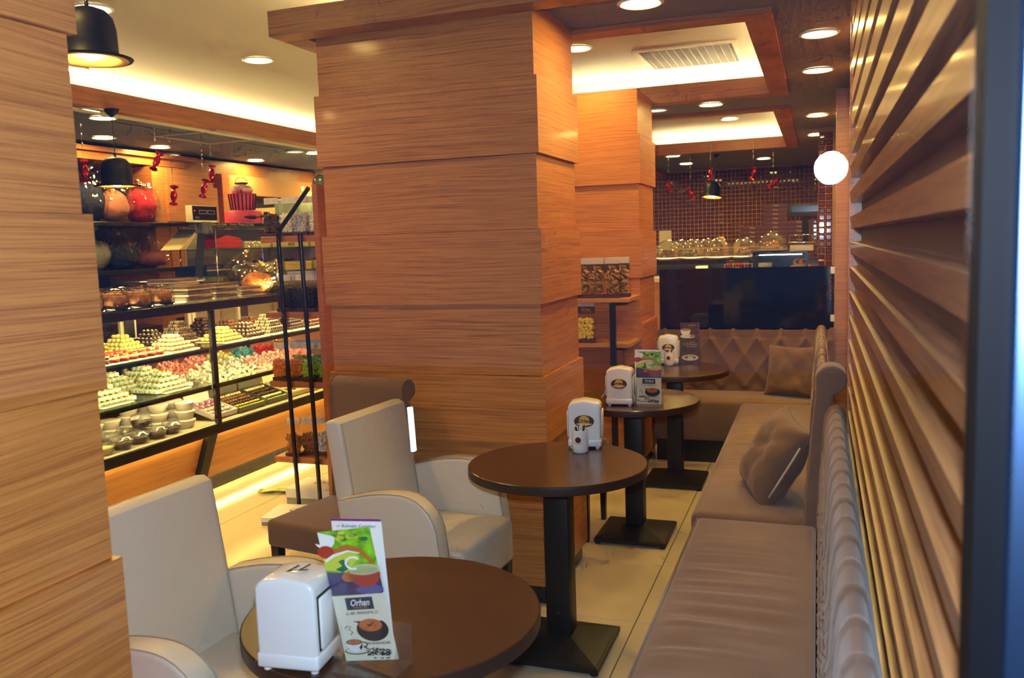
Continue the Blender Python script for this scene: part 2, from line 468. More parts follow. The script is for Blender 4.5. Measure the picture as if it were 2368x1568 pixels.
# left soffit over the sales counter
xl = -4.46
slab(X0, xl - 0.1, Y0, Y1, ZL)
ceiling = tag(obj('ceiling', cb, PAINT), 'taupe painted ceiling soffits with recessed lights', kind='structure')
rb = bm_new(); cb = rb
slab(-4.85, X1, Y0, 13.2, ZR, 0.04)                       # one raised slab above everything
box(rb, -4.87, -4.85, Y0, Y1, ZL, ZR)                     # pocket behind the left beam
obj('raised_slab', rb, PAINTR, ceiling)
pk = bm_new(); M_ = 0.33
for c in (cA, cB):                                       # upright pocket walls of the two trays
    a0, a1, b0, b1 = c[0] - M_, c[1] + M_, c[2] - M_, c[3] + M_
    box(pk, a0 - .02, a0, b0, b1, ZS + .02, ZR); box(pk, a1, a1 + .02, b0, b1, ZS + .02, ZR)
    box(pk, a0, a1, b0 - .02, b0, ZS + .02, ZR); box(pk, a0, a1, b1, b1 + .02, ZS + .02, ZR)
box(pk, sx0 + .30, X1, sy0 + .30, sy0 + .32, ZS + .02, ZR); box(pk, sx0 + .30, sx0 + .32, sy0 + .30, Y1, ZS + .02, ZR)
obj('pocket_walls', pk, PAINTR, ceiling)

tA = frame_trim('trim_1', 'oak beam frame of the lit ceiling tray over the tables', *cA, FW, 2.575, 2.70)
tB = frame_trim('trim_2', 'oak beam frame of the far lit ceiling tray', *cB, FW, 2.575, 2.70)
tC = thing('trim_3', 'oak beam along the edge of the low ceiling at the middle pillar', None, kind='structure')
bxo('beam', BEAMW, tC, sx0 - 0.04, X1, sy0 - 0.06, sy0 + 0.065, 2.545, 2.655, 0.002, 1)
bxo('beam', BEAMW, tC, sx0 - 0.04, sx0 + 0.085, sy0 + 0.065, Y1, 2.545, 2.655, 0.002, 1)
tD = thing('trim_4', 'long oak beam under the glowing cove above the sales counter', None, kind='structure')
bxo('beam', BEAMW, tD, xl - 0.11, xl, Y0, Y1, 2.575, 2.70, 0.002, 1)
bxo('edge_strip', CREAMP, tD, xl - 0.19, xl - 0.11, Y0, Y1, 2.568, 2.60)
# LED strips lying in the pockets
def led(parent, x0, x1, y0, y1, z): bxo('light_strip', LEDM, parent, x0, x1, y0, y1, z, z + 0.012)
for t, c in ((tA, cA), (tB, cB)):
    e = 0.20
    led(t, c[0] - .1, c[1] + .1, c[3] + e, c[3] + e + .02, 2.683); led(t, c[0] - .1, c[1] + .1, c[2] - e - .02, c[2] - e, 2.683)
    led(t, c[1] + e, c[1] + e + .02, c[2], c[3], 2.683); led(t, c[0] - e - .02, c[0] - e, c[2], c[3], 2.683)
led(tC, sx0 + .1, X1 - .05, sy0 + .16, sy0 + .18, 2.638); led(tC, sx0 + .16, sx0 + .18, sy0 + .2, Y1 - .1, 2.638)
led(tD, xl - .25, xl - .23, Y0 + .1, Y1 - .1, 2.683)

# --- downlights
def make_downlight(r=0.085):
    t = thing('downlight', 'x', 'ceiling light')
    bm = bm_new(); lathe(bm, [(r * .98, -0.001), (r * 1.16, -0.003), (r * 1.18, -0.008), (r * 1.02, -0.012), (r * .94, -0.006)], 32, cap0=False, cap1=False)
    obj('trim_ring', bm, WHITEP, t, True)
    bm = bm_new(); lathe(bm, [(r * .97, -0.004), (0, -0.0045)], 32, cap0=False, cap1=False)
    obj('diffuser', bm, DISCM, t)
    return t
dl0 = None
def downlight(p, label, s=1.0, group=None):
    global dl0
    if dl0 is None: dl0 = o = make_downlight(); o.location = p; o['label'] = label
    else: o = copy_tree(dl0, None, p, None, label)
    o.scale = (s, s, s)
    if group: o['group'] = group
    return o
GD = 'recessed ceiling lights'
for px, py, z, lab in [
    (1895, 75, ZS, 'round recessed downlight in the grey soffit by the slat wall, nearest'),
    (1891, 160, ZS, 'round recessed downlight by the slat wall, second from the front'),
    (1890, 265, ZS, 'round recessed downlight by the slat wall, third from the front'),
    (1889, 310, ZS, 'round recessed downlight by the slat wall, farthest of the row'),
    (1481, 4, ZS, 'round recessed downlight cut by the top edge right of the middle pillar'),
    (1644, 240, ZS, 'round recessed downlight between the two lit ceiling trays'),
    (1556, 360, ZS, 'left one of the far downlights just below the second tray frame'),
    (1587, 378, ZS, 'lowest of the far downlights above the brown tiles'),
    (1766, 366, ZS, 'right one of the far downlights above the brown tiles'),
    (1334, 110, ZR, 'downlight inside the near lit tray, beside the middle pillar'),
    (1687, 274, ZR, 'downlight inside the far lit tray'),
    (597, 137, ZR, 'single downlight on the raised ceiling left of the middle pillar'),
    (213, 17, ZR, 'downlight straight above the near black pendant'),
    (168, 158, ZR, 'downlight half hidden by the near left pillar under the pendant brim'),
    (210, 253, ZL, 'upper downlight beside the cup of the second pendant cord'),
    (237, 271, ZL, 'large downlight beside the second pendant cord'),
    (239, 317, ZL, 'small downlight left of the second pendant cord'),
    (370, 339, ZL, 'downlight over the counter above the hanging red sweet'),
    (591, 370, ZL, 'downlight over the counter right of the ceiling vent'),
    (728, 353, ZL, 'downlight at the edge of the middle pillar above the counter')]:
    downlight(W(px, py, z=z), lab, group=GD)
for px, py, z, lab in ((1517, 254, ZS, 'dimmed downlight in the soffit right of the far pillar'), (682, 350, ZL, 'dimmed downlight over the counter beside the bright one at the pillar'), (395, 357, ZL, 'dimmed downlight over the counter below the hanging red sweet')):
    t = thing('downlight', lab, 'ceiling light', W(px, py, z=z), group=GD)
    bm = bm_new(); lathe(bm, [(.083, -0.001), (.098, -0.003), (.100, -0.008), (.086, -0.012), (.080, -0.006)], 32, cap0=False, cap1=False); obj('trim_ring', bm, WHITEP, t, True)
    bm = bm_new(); lathe(bm, [(.082, -0.004), (0, -0.0045)], 32, cap0=False, cap1=False); obj('diffuser', bm, DISCDIM, t)
for i, p in enumerate([(-2.6, 2.2), (-3.0, 7.6), (-3.2, 9.6), (-5.4, 9.2)]):  # unseen downlights added to help light the room
    z = ZR if (p[1] < 3.3 or p[0] < -2.3 or 4.2 < p[1] < 6.3 or 7.3 < p[1] < 10) else ZS
    if p[0] < -4.6: z = ZL
    downlight((p[0], p[1], z), 'added unseen downlight that helps light the room', group='added unseen ceiling lights')

# ================================================================== tables
TZ = 0.755
def make_table():
    t = thing('cafe_table', 'x', 'table')
    bm = bm_new(); R = 0.345
    lathe(bm, [(R - .002, TZ - .034), (R, TZ - .032), (R, TZ - .003), (R - .003, TZ)], 64)
    top = obj('table_top', bm, WENGE, t, True, ang=35)
    bm = bm_new(); lathe(bm, [(R + .0004, TZ - .033), (R + .0008, TZ - .031), (R + .0008, TZ - .004), (R + .0004, TZ - .002)], 64, cap0=False, cap1=False)
    obj('edge_band', bm, mat('wenge_edge', (0.035, 0.018, 0.012), 0.4), top, True)
    bm = bm_new(); rbox(bm, -.048, .048, -.048, .048, .03, TZ - .034, .004)
    obj('post', bm, BLACKM, t, True, ang=40)
    bm = bm_new(); box(bm, -.14, .14, -.14, .14, TZ - .042, TZ - .0345); obj('top_plate', bm, BLACKM, t)
    # base: low pyramid with a flat rim
    b = bm_new(); h = .19
    def sq(s, z): return [b.verts.new((x * s, y * s, z)) for x, y in ((-1, -1), (1, -1), (1, 1), (-1, 1))]
    L = [sq(h, .012), sq(h, .030), sq(h - .012, .036), sq(.05, .075)]
    b.faces.new(L[0][::-1]); b.faces.new(L[-1])
    for A, B in zip(L, L[1:]):
        for k in range(4): b.faces.new((A[k], A[(k + 1) % 4], B[(k + 1) % 4], B[k]))
    base = obj('base', b, BLACKM, t)
    for x in (-1, 1):
        for y in (-1, 1):
            bm = bm_new(); lathe(bm, [(.014, 0), (.016, .004), (.012, .014)], 12, (x * (h - .018), y * (h - .018), 0)); obj('foot', bm, BLACKP, base, True)
    bm = bm_new(); lathe(bm, [(.008, 0), (.008, .002), (0, .003)], 10); o = obj('screw_cap', bm, BLACKP, t); o.location = (0, -.048, .17); o.rotation_euler = (PI / 2, 0, 0)
    return t
T1, T2, T3, T4 = (-.935, 1.715), (-.945, 3.10), (-.925, 4.47), (-.878, 5.555)
tab = make_table(); tab.location = (*T1, 0); GT = 'round café tables along the sofas'
tag(tab, 'dark round café table in the foreground, cut by the bottom edge', group=GT)
for p, lab in ((T2, 'dark round café table with a napkin box and a sugar pot, whole pedestal in view'),
               (T3, 'dark round café table third from the front, with a green menu stand'),
               (T4, 'farthest dark round café table, by the tufted back sofa')):
    copy_tree(tab, None, (*p, 0), 0, lab)

# ================================================================== chairs
def seam(name, pts, parent, mt=SEAM, r=0.0016):
    bm = bm_new(); tube(bm, pts, r, 6); return obj(name, bm, mt, parent, True)

def make_armchair():
    """faces +x; seat centre at the origin"""
    t = thing('armchair', 'x', 'chair')
    # seat cushion block
    bm = bm_new(); rbox(bm, -.20, .275, -.235, .235, .285, .475, .028, 4)
    for v in bm.verts:
        if v.co.z > .46: v.co.z += .018 * (1 - (v.co.x / .3) ** 2) * (1 - (v.co.y / .26) ** 2)
    seat = obj('seat', bm, CREAML, t, True)
    q = .262
    seam('seam', [(.06, -.232, .462), (q, -.232, .462), (q, .232, .462), (.06, .232, .462)], seat)
    # leaning back slab
    bk = bm_new(); n = 10; m_ = 10
    rowsF, rowsB = [], []
    prof = []
    for i in range(n + 1):
        s = i / n
        z = .30 + .635 * s
        x = -.150 - .060 * s - .020 * s * s
        prof.append((x, z))
    outline = [(x, z) for x, z in prof] + [(prof[-1][0] - .025, prof[-1][1] + .014), (prof[-1][0] - .055, prof[-1][1] + .010)] + [(x - .085 + .012 * (k / n), z) for k, (x, z) in reversed(list(enumerate(prof)))]
    prism(bk, outline, -.245, .245, 'y', .014, 3)
    back = obj('backrest', bk, CREAML, t, True, ang=50)
    seam('seam', [(x + .003, -.232, z) for x, z in prof[2:]], back); seam('seam', [(x + .003, .232, z) for x, z in prof[2:]], back)
    # arms: arched panels
    for s in (-1, 1):
        arc = [(-.165, .30), (-.195, .50), (-.212, .655)]
        for k in range(1, 9):
            u = k / 8; arc.append((-.212 + .28 * u, .655 + .045 * math.sin(u * PI * .55)))
        for k in range(1, 8):
            a = PI / 2 * k / 7; arc.append((.068 + .145 * math.sin(a), .540 + .158 * math.cos(a)))
        arc += [(.226, .44), (.230, .30)]
        b = bm_new(); y0, y1 = (.235, .315) if s > 0 else (-.315, -.235)
        prism(b, arc, y0, y1, 'y', .012, 3)
        arm = obj('arm', b, CREAML, t, True, ang=50)
        for yy in (y0 + .006, y1 - .006):
            seam('seam', [(x, yy, z + .0005) for x, z in arc[1:-1]], arm)
    for x, y in ((.24, -.21), (.24, .21), (-.16, -.21), (-.16, .21)):
        bm = bm_new(); k = -.04 if x < 0 else .0
        for z0, z1 in ((0, .29),):
            a = [bm.verts.new((x + k + dx * .016, y + dy * .016, 0)) for dx, dy in ((-1, -1), (1, -1), (1, 1), (-1, 1))]
            c = [bm.verts.new((x + dx * .022, y + dy * .022, .29)) for dx, dy in ((-1, -1), (1, -1), (1, 1), (-1, 1))]
            bm.faces.new(a[::-1]); bm.faces.new(c)
            for j in range(4): bm.faces.new((a[j], a[(j + 1) % 4], c[(j + 1) % 4], c[j]))
        obj('leg', bm, LEGW, t)
    bm = bm_new(); box(bm, .228, .250, -.19, .19, .19, .225); obj('stretcher', bm, LEGW, t)
    for y in (-.21, .21):
        bm = bm_new(); box(bm, -.16, .22, y - .010, y + .010, .13, .16); obj('stretcher', bm, LEGW, t)
    return t
ac = make_armchair(); ac.location = (-1.475, 3.03, 0); ac.rotation_euler = (0, 0, math.radians(-4))
tag(ac, 'cream leather armchair in front of the middle pillar', group='cream leather armchairs')
copy_tree(ac, None, (-1.475, 1.78, 0), math.radians(-3), 'cream leather armchair beside the near left pillar')

def make_chair():
    """scroll-back dining chair, faces +x"""
    t = thing('dining_chair', 'x', 'chair')
    bm = bm_new(); rbox(bm, -.22, .235, -.225, .225, .36, .475, .02, 3)
    for v in bm.verts:
        if v.co.z > .46: v.co.z += .012 * (1 - (v.co.x / .26) ** 2) * (1 - (v.co.y / .24) ** 2)
    seat = obj('seat', bm, BROWNF, t, True)
    seam('seam', [(-.2, -.222, .455), (.228, -.222, .455), (.228, .222, .455), (-.2, .222, .455)], seat, BROWNF, .0025)
    fr, bkp = [], []
    for i in range(9):
        s = i / 8
        fr.append((-.160 - .030 * s, .40 + .56 * s)); bkp.append((-.225 - .025 * s, .40 + .52 * s))
    cxs, czs, R = -.235, .975, .048         # the roll at the top, curling backwards
    for k in range(0, 14):
        a = math.radians(20 + 250 * k / 13); fr.append((cxs + R * math.cos(a), czs + R * math.sin(a)))
    b = bm_new(); prism(b, fr + bkp[::-1], -.205, .205, 'y', .008, 2)
    back = obj('backrest', b, BROWNF, t, True, ang=50)
    for yy in (-.2, .2): seam('seam', [(x, yy * 1.012, z) for x, z in fr[:20]], back, BROWNF, .003)
    for x, y in ((.20, -.195), (.20, .195), (-.195, -.195), (-.195, .195)):
        bm = bm_new(); k = -.05 if x < 0 else .0
        a = [bm.verts.new((x + k + dx * .013, y + dy * .013, 0)) for dx, dy in ((-1, -1), (1, -1), (1, 1), (-1, 1))]
        c = [bm.verts.new((x + dx * .021, y + dy * .021, .37)) for dx, dy in ((-1, -1), (1, -1), (1, 1), (-1, 1))]
        bm.faces.new(a[::-1]); bm.faces.new(c)
        for j in range(4): bm.faces.new((a[j], a[(j + 1) % 4], c[(j + 1) % 4], c[j]))
        obj('leg', bm, LEGW, t)
    return t
dc = make_chair(); dc.location = (-1.93, 3.135, 0); dc.rotation_euler = (0, 0, math.radians(-100))
tag(dc, 'brown suede scroll-back chair against the middle pillar', group='brown suede chairs')
copy_tree(dc, None, (-1.36, 4.50, 0), 0.0, 'brown suede chair behind the middle pillar at the third table')

# ================================================================== sofas
def quilt(u, v, p, q, depth, top=None):
    """deep-button relief: 0 at buttons, 1 on the pillows"""
    if top is not None and v > top:                       # above the last button row only upright folds
        a = abs(math.sin(PI * (u / (2 * p) + top / (2 * q))))
        return depth * (.35 + .65 * (1 - (1 - a) ** 5))
    a, b = u / (2 * p) + v / (2 * q), u / (2 * p) - v / (2 * q)
    return depth * (abs(math.sin(PI * a)) * abs(math.sin(PI * b))) ** 0.38

def sofa_back(name, parent, prof, length, mt, p=0.15, q=0.12, depth=0.035, vtop=None, vmin=0.0, du=0.0125, phase=0.0, dv=0.0125, closed=True):
    """upholstered back: profile (d, z) swept along u; relief pushed along the profile's normal"""
    pts = [Vector((a, b)) for a, b in prof]
    seg = [0]
    for a, b in zip(pts, pts[1:]): seg.append(seg[-1] + (b - a).length)
    total = seg[-1]; nv = max(8, int(total / dv)); nu = max(2, int(length / du))
    def ev(s):
        for k in range(len(seg) - 1):
            if s <= seg[k + 1] + 1e-9:
                f = (s - seg[k]) / (seg[k + 1] - seg[k]); return pts[k].lerp(pts[k + 1], f)
        return pts[-1]
    samp = [ev(total * j / nv) for j in range(nv + 1)]
    nor = []
    for j in range(nv + 1):
        d = samp[min(j + 1, nv)] - samp[max(j - 1, 0)]
        nor.append(Vector((-d.y, d.x)).normalized())
    # smooth the normals
    for _ in range(3): nor = [(nor[max(j - 1, 0)] + nor[j] * 2 + nor[min(j + 1, nv)]).normalized() for j in range(nv + 1)]
    bm = bm_new(); grid = []
    for i in range(nu + 1):
        u = length * i / nu; row = []
        for j in range(nv + 1):
            s = total * j / nv
            h = quilt(u + phase, s - vmin, p, q, depth, None if vtop is None else vtop - vmin) if s > vmin else depth * .8
            e = max(0.0, min(u, length - u)) / 0.03
            if e < 1: h *= e ** .5
            te = min(1.0, max(0.0, total - s) / 0.05); h *= te
            c = samp[j] + nor[j] * h
            row.append(bm.verts.new((u, -c.x, c.y)))       # local: u along x, d towards -y
        grid.append(row)
    for i in range(nu):
        for j in range(nv):
            bm.faces.new((grid[i][j], grid[i + 1][j], grid[i + 1][j + 1], grid[i][j + 1]))
    for row in (grid[0], grid[-1]):
        bm.faces.new(row)
    return obj(name, bm, mt, parent, True, ang=70)

def seat_block(name, parent, x0, x1, y0, y1, z0, z1, mt, r=0.03, crown=0.012, wr=None, nx=28, ny=60):
    """cushioned seat with a soft crown and pulled wrinkles"""
    bm = bm_new(); rbox(bm, x0, x1, y0, y1, z0, z1, r, 4)
    top = [f for f in bm.faces if f.normal.z > .95 and f.calc_area() > .02]
    o = obj(name, bm, mt, parent, True, ang=60)
    bm = bm_new(); e = r * .98
    g = [[None] * (ny + 1) for _ in range(nx + 1)]
    for i in range(nx + 1):
        for j in range(ny + 1):
            x = x0 + e + (x1 - x0 - 2 * e) * i / nx; y = y0 + e + (y1 - y0 - 2 * e) * j / ny
            fx = min(i, nx - i) / (nx / 2); fy = min(j, ny - j) / (ny / 2)
            edge = min(1, fx * 4) * min(1, fy * 8)
            h = .0006 + crown * (1 - (1 - fx) ** 3) * (1 - (1 - fy) ** 6)
            if wr:
                n = noise.noise(Vector((x * 1.6, y * 9.0, 3.1))) ; n2 = noise.noise(Vector((x * 2.5 + 5, y * 26.0, 1.7)))
                pull = max(0.0, 1 - abs((y - wr[0]) / wr[1])) * max(0.0, 1 - i / nx) ** .7
                h += edge * pull * (.020 * n + .014 * n2)
                h += edge * .002 * noise.noise(Vector((x * 5, y * 5, 0)))
            g[i][j] = bm.verts.new((x, y, z1 + h))
    for i in range(nx):
        for j in range(ny): bm.faces.new((g[i][j], g[i + 1][j], g[i + 1][j + 1], g[i][j + 1]))
    obj('seat_cover', bm, mt, o, True)
    return o

def roll_profile(zb, zt, x0, thick, lean):
    """front up, over a rolled top, down the back; d = distance towards the sitter"""
    pr = [(0, zb), (-lean * .5, (zb + zt) / 2 - .05), (-lean * .9, zt - thick * .55)]
    cxp, czp, R = -lean * .9 - thick * .42, zt - thick * .42, thick * .42
    for k in range(0, 9):
        a = math.radians(10 + 170 * k / 8); pr.append((cxp + R * math.cos(a) + .0, czp + R * math.sin(a)))
    pr.append((cxp - R, zt - thick * .9))
    return [(-a, b) for a, b in pr]                        # returned as +d away from sitter

def prof_flip(pr): return [(-a, b) for a, b in pr]

# near bench along the slat wall (faces -x)
s1 = thing('sofa', 'near tufted taupe sofa along the slat wall, cut by the bottom edge', 'sofa', (0, 0, 0), group='taupe sofas')
seat_block('seat', s1, -.47, .0, .95, 3.50, .14, .45, TAUPEF, .022, .010, wr=(2.6, .75), nx=26, ny=230)
bxo('plinth', BLACKP, s1, -.42, .08, .97, 3.48, 0, .14)
b1 = sofa_back('backrest', s1, prof_flip([(-.0, .40), (.0, .50), (.012, .70), (.022, .86), (.030, .905), (.048, .935), (.072, .943), (.096, .930), (.108, .90), (.110, .84)]), 2.50, TAUPEF, p=.072, q=.11, depth=.015, vtop=.36, vmin=.03)
b1.rotation_euler = (0, 0, -PI / 2); b1.location = (-.002, 3.49, 0)
seam('front_piping', [(-.466, .99, .447), (-.466, 3.48, .447)], s1, TAUPEF, .004)

# middle bench, next along the wall
s2 = thing('sofa', 'middle taupe sofa along the wall with a scrolled end and a leaning cushion', 'sofa', (0, 0, 0), group='taupe sofas')
seat_block('seat', s2, -.50, -.02, 3.515, 6.02, .14, .458, TAUPEF, .035, .012, wr=(4.9, 1.1), nx=24, ny=180)
bxo('plinth', BLACKP, s2, -.45, .08, 3.54, 6.0, 0, .14)
# scrolled end post facing the camera
sc_o = [(-.052, .30), (-.045, .50), (-.028, .75), (-.010, .95)]
for k in range(0, 15):
    a = math.radians(170 - 250 * k / 14); sc_o.append((.050 + .060 * math.cos(a), 1.030 + .058 * math.sin(a)))
sc_o += [(.055, .955), (.060, .75), (.070, .50), (.080, .30)]
bm = bm_new(); prism(bm, sc_o, 3.505, 3.64, 'y', .012, 3); obj('scroll_end', bm, TAUPEF, s2, True, ang=50)
b2 = sofa_back('backrest', s2, prof_flip([(-.0, .40), (.0, .52), (.012, .72), (.022, .90), (.030, .96), (.048, .995), (.072, 1.00), (.092, .985), (.100, .95), (.102, .88)]), 2.36, TAUPEF, p=.072, q=.11, depth=.020, vtop=.36, vmin=.03)
b2.rotation_euler = (0, 0, -PI / 2); b2.location = (-.045, 6.0, 0)

# back sofa under the black glass partition (faces -y)
s3 = thing('sofa', 'tufted taupe sofa across the back under the black glass panel', 'sofa', (0, 0, 0), group='taupe sofas')
seat_block('seat', s3, -1.118, .0, 6.07, 6.50, .16, .455, TAUPEF, .03, .012, nx=40, ny=24)
bxo('plinth', BLACKP, s3, -1.10, .0, 6.10, 6.58, 0, .16)
b3 = sofa_back('backrest', s3, prof_flip([(-.0, .40), (.0, .55), (.015, .72), (.030, .87), (.040, .915), (.058, .94), (.085, .935), (.095, .90), (.098, .80)]), 1.30, TAUPEF, p=.085, q=.122, depth=.034, vtop=.45, vmin=.084, phase=.0)
b3.rotation_euler = (0, 0, 0); b3.location = (-1.19, 6.47, 0)
# buttons on the back sofa
bm0 = bm_new(); ball(bm0, (0, 0, 0), .011, 10, 6, (1, .5, 1)); bt0 = None
for r_, z in ((0, .845), (1, .725), (2, .602)):
    for k in range(0, 8):
        u = .085 + .17 * k + (.085 if r_ % 2 else 0)
        if u > 1.24: continue
        if bt0 is None: bt0 = obj('button', bm0, TAUPEF, s3, True); o = bt0
        else: o = bt0.copy(); COL.objects.link(o); adopt(o, s3)
        o.location = (-1.19 + u, 6.474 + .03 * max(0, (z - .55) / .3), z)
for (px, py) in ((1757, 787), (1807, 786)):     # two shiny studs
    p = W(px, py, y=6.468); bm = bm_new(); ball(bm, (0, 0, 0), .009, 10, 6); obj('metal_stud', bm, mat('brass_stud', (.9, .7, .35), .15, 1.0), s3, True, loc=p)

# ================================================================== cushions
def cushion(label, loc, rot, size=(.42, .42), thick=.13, mt=TAUPED, seed=1):
    t = thing('throw_pillow', label, 'cushion', loc, rot=rot, group='brown throw pillows')
    n = 36; bm = bm_new(); top, bot = {}, {}
    for i in range(n + 1):
        for j in range(n + 1):
            u, v = 2 * i / n - 1, 2 * j / n - 1
            pin = 1 - .10 * (1 - abs(u) ** 2 * 1.0) * abs(v) ** 6 ; pin2 = 1 - .10 * (1 - abs(v) ** 2) * abs(u) ** 6
            x, y = u * size[0] / 2 * pin2, v * size[1] / 2 * pin
            h = ((1 - abs(u) ** 3.2) * (1 - abs(v) ** 3.2)) ** .5
            w = noise.noise(Vector((u * 1.7 + seed, v * 1.7, seed))) * .018 + noise.noise(Vector((u * 4 + seed, v * 4, 3))) * .006
            cr = .010 * math.exp(-((u * .8 + v * .5 - .1) / .12) ** 2)
            hh = max(0, h) * (thick / 2 + w - cr)
            top[i, j] = bm.verts.new((x, y, hh))
            bot[i, j] = top[i, j] if (i in (0, n) or j in (0, n)) else bm.verts.new((x, y, -hh * .85))
    for i in range(n):
        for j in range(n):
            bm.faces.new((top[i, j], top[i + 1, j], top[i + 1, j + 1], top[i, j + 1]))
            f = (bot[i, j], bot[i, j + 1], bot[i + 1, j + 1], bot[i + 1, j])
            if len(set(f)) >= 3:
                try: bm.faces.new(f)
                except ValueError: pass
    obj('cover', bm, mt, t, True)
    bm = bm_new()
    e = [(-1, -1), (1, -1), (1, 1), (-1, 1), (-1, -1)]
    pts = []
    for (a, b), (c, d) in zip(e, e[1:]):
        for k in range(12):
            s = k / 12; u, v = a + (c - a) * s, b + (d - b) * s
            pin = 1 - .10 * (1 - u * u) * abs(v) ** 6; pin2 = 1 - .10 * (1 - v * v) * abs(u) ** 6
            pts.append((u * size[0] / 2 * pin2, v * size[1] / 2 * pin, 0))
    pts.append(pts[0]); tube(bm, pts, .003, 6); obj('piping', bm, mt, t, True)
    return t
cu1 = cushion('brown throw pillow leaning on the middle sofa beside its scrolled end', (-.172, 3.86, .628), (math.radians(14), math.radians(-60), math.radians(5)), (.40, .40), .19, seed=2)
bm = bm_new(); tube(bm, [(.12, -.19, .012), (.05, -.196, .014), (-.06, -.196, .014), (-.13, -.19, .012)], .005, 6); obj('zip', bm, mat('pale_zip', (.6, .52, .42), .5), cu1, True)
cushion('brown throw pillow standing in the corner of the tufted back sofa', (-.165, 6.30, .64), (math.radians(74), 0, math.radians(-14)), (.38, .37), .13, seed=5)

# ================================================================== things on the tables
BROWNL = mat('logo_brown', (.055, .02, .012), .5); GOLDL = mat('logo_gold', (.75, .42, .06), .5); NAVY = mat('print_navy', (.012, .022, .055), .5)
SLOT = mat('dark_slot', (.02, .02, .02), .8)
def make_napkin(logo=True, num=None):
    """napkin box: logo faces -y, paper on the +x and -x sides"""
    t = thing('napkin_dispenser', 'x', 'napkin box', group='white napkin boxes')
    w, d, h = .066, .052, .205
    out = [(-w, .012), (w, .012), (w, h - .035)]
    for k in range(1, 6):
        a = PI / 2 * k / 5; out.append((w - .028 + .028 * math.cos(a), h - .035 + .022 * math.sin(a)))
    out += [(0, h - .006)]
    for k in range(0, 5):
        a = PI / 2 + PI / 2 * k / 5; out.append((-w + .028 + .028 * math.cos(a), h - .035 + .022 * math.sin(a)))
    out.append((-w, h - .035))
    bm = bm_new(); prism(bm, out, -d, d, 'y', .008, 3)
    body = obj('body', bm, WHITEP, t, True, ang=50)
    bm = bm_new(); rbox(bm, -w - .002, w + .002, -d - .002, d + .002, .008, .040, .006); obj('foot_band', bm, WHITEP, body, True, ang=50)
    for s in (-1, 1):
        bxo('slot', SLOT, body, s * w - .0012, s * w + .0012, -d + .012, d - .012, .045, h - .045)
        bm = bm_new(); rbox(bm, s * w - .001 + (0 if s > 0 else -.006), s * w + .001 + (.006 if s > 0 else 0), -d + .016, d - .016, .048, h - .05, .003, 1)
        obj('napkins', bm, PAPER, t, True)
    for x in (-1, 1):
        for y in (-1, 1):
            bm = bm_new(); lathe(bm, [(.008, 0), (.009, .009)], 10, (x * (w - .014), y * (d - .014), 0)); obj('foot', bm, WHITEP, t)
    if logo:
        z = .115; r1 = bm_new(); lathe(r1, [(.041, 0), (.041, .0012)], 40, sy=.62); o = obj('logo_oval', r1, BROWNL, t); o.location = (0, -d - .0002, z); o.rotation_euler = (PI / 2, 0, 0)
        r1 = bm_new(); lathe(r1, [(.0225, 0), (.0225, .0008)], 32); o2 = obj('logo_disc', r1, GOLDL, o); o2.location = (0, .001, .0012)
        r1 = bm_new()
        for k in range(9):
            a = -.9 + 1.8 * k / 8
        tube(r1, [(-.030 + .0075 * k, -.012 - .004 * math.cos((k - 4) * .5), .0025) for k in range(9)], .003, 5); obj('logo_ribbon', r1, mat('logo_cream', (.7, .55, .35), .6), o)
        text_mesh('logo_text', 'Orhan', .020, mat('logo_dark', (.03, .012, .006), .5), o, Matrix.Translation((0, .001, .0024)), shear=.3, bold=.0004)
    if num:
        text_mesh('number', num, .045, SLOT, t, Matrix.Translation((0.012, .006, h - .0045)) @ Matrix.Rotation(math.radians(200), 4, 'Z'), shear=.2, bold=.0006)
    return t
nb = make_napkin(False, '77'); nb.location = (-1.005, 1.435, TZ); nb.rotation_euler = (0, 0, math.radians(6))
tag(nb, 'white napkin box on the foreground table beside the tall menu', 'napkin box')
na = make_napkin(True); na.location = (-.905, 3.38, TZ); na.rotation_euler = (0, 0, math.radians(9))
tag(na, 'white napkin box with an oval logo on the second table behind a sugar pot', 'napkin box')
nc = copy_tree(na, None, (-.960, 4.30, TZ), math.radians(4), 'white napkin box with an oval logo on the third table')
copy_tree(na, None, (-.955, 5.785, TZ), math.radians(8), 'white napkin box with an oval logo on the farthest table')
bm = bm_new()
g = [[bm.verts.new((-.075 - .022 * i / 4 - .004 * math.sin(i * 2.2), -.012 + .008 * j - .006 * (i / 4) * (j - 1.5), .075 - .010 * i + .004 * math.sin(j * 2 + i))) for j in range(4)] for i in range(5)]
for i in range(4):
    for j in range(3): bm.faces.new((g[i][j], g[i + 1][j], g[i + 1][j + 1], g[i][j + 1]))
o = obj('loose_napkin', bm, PAPER, nc); o.modifiers.new('s', 'SOLIDIFY').thickness = .001

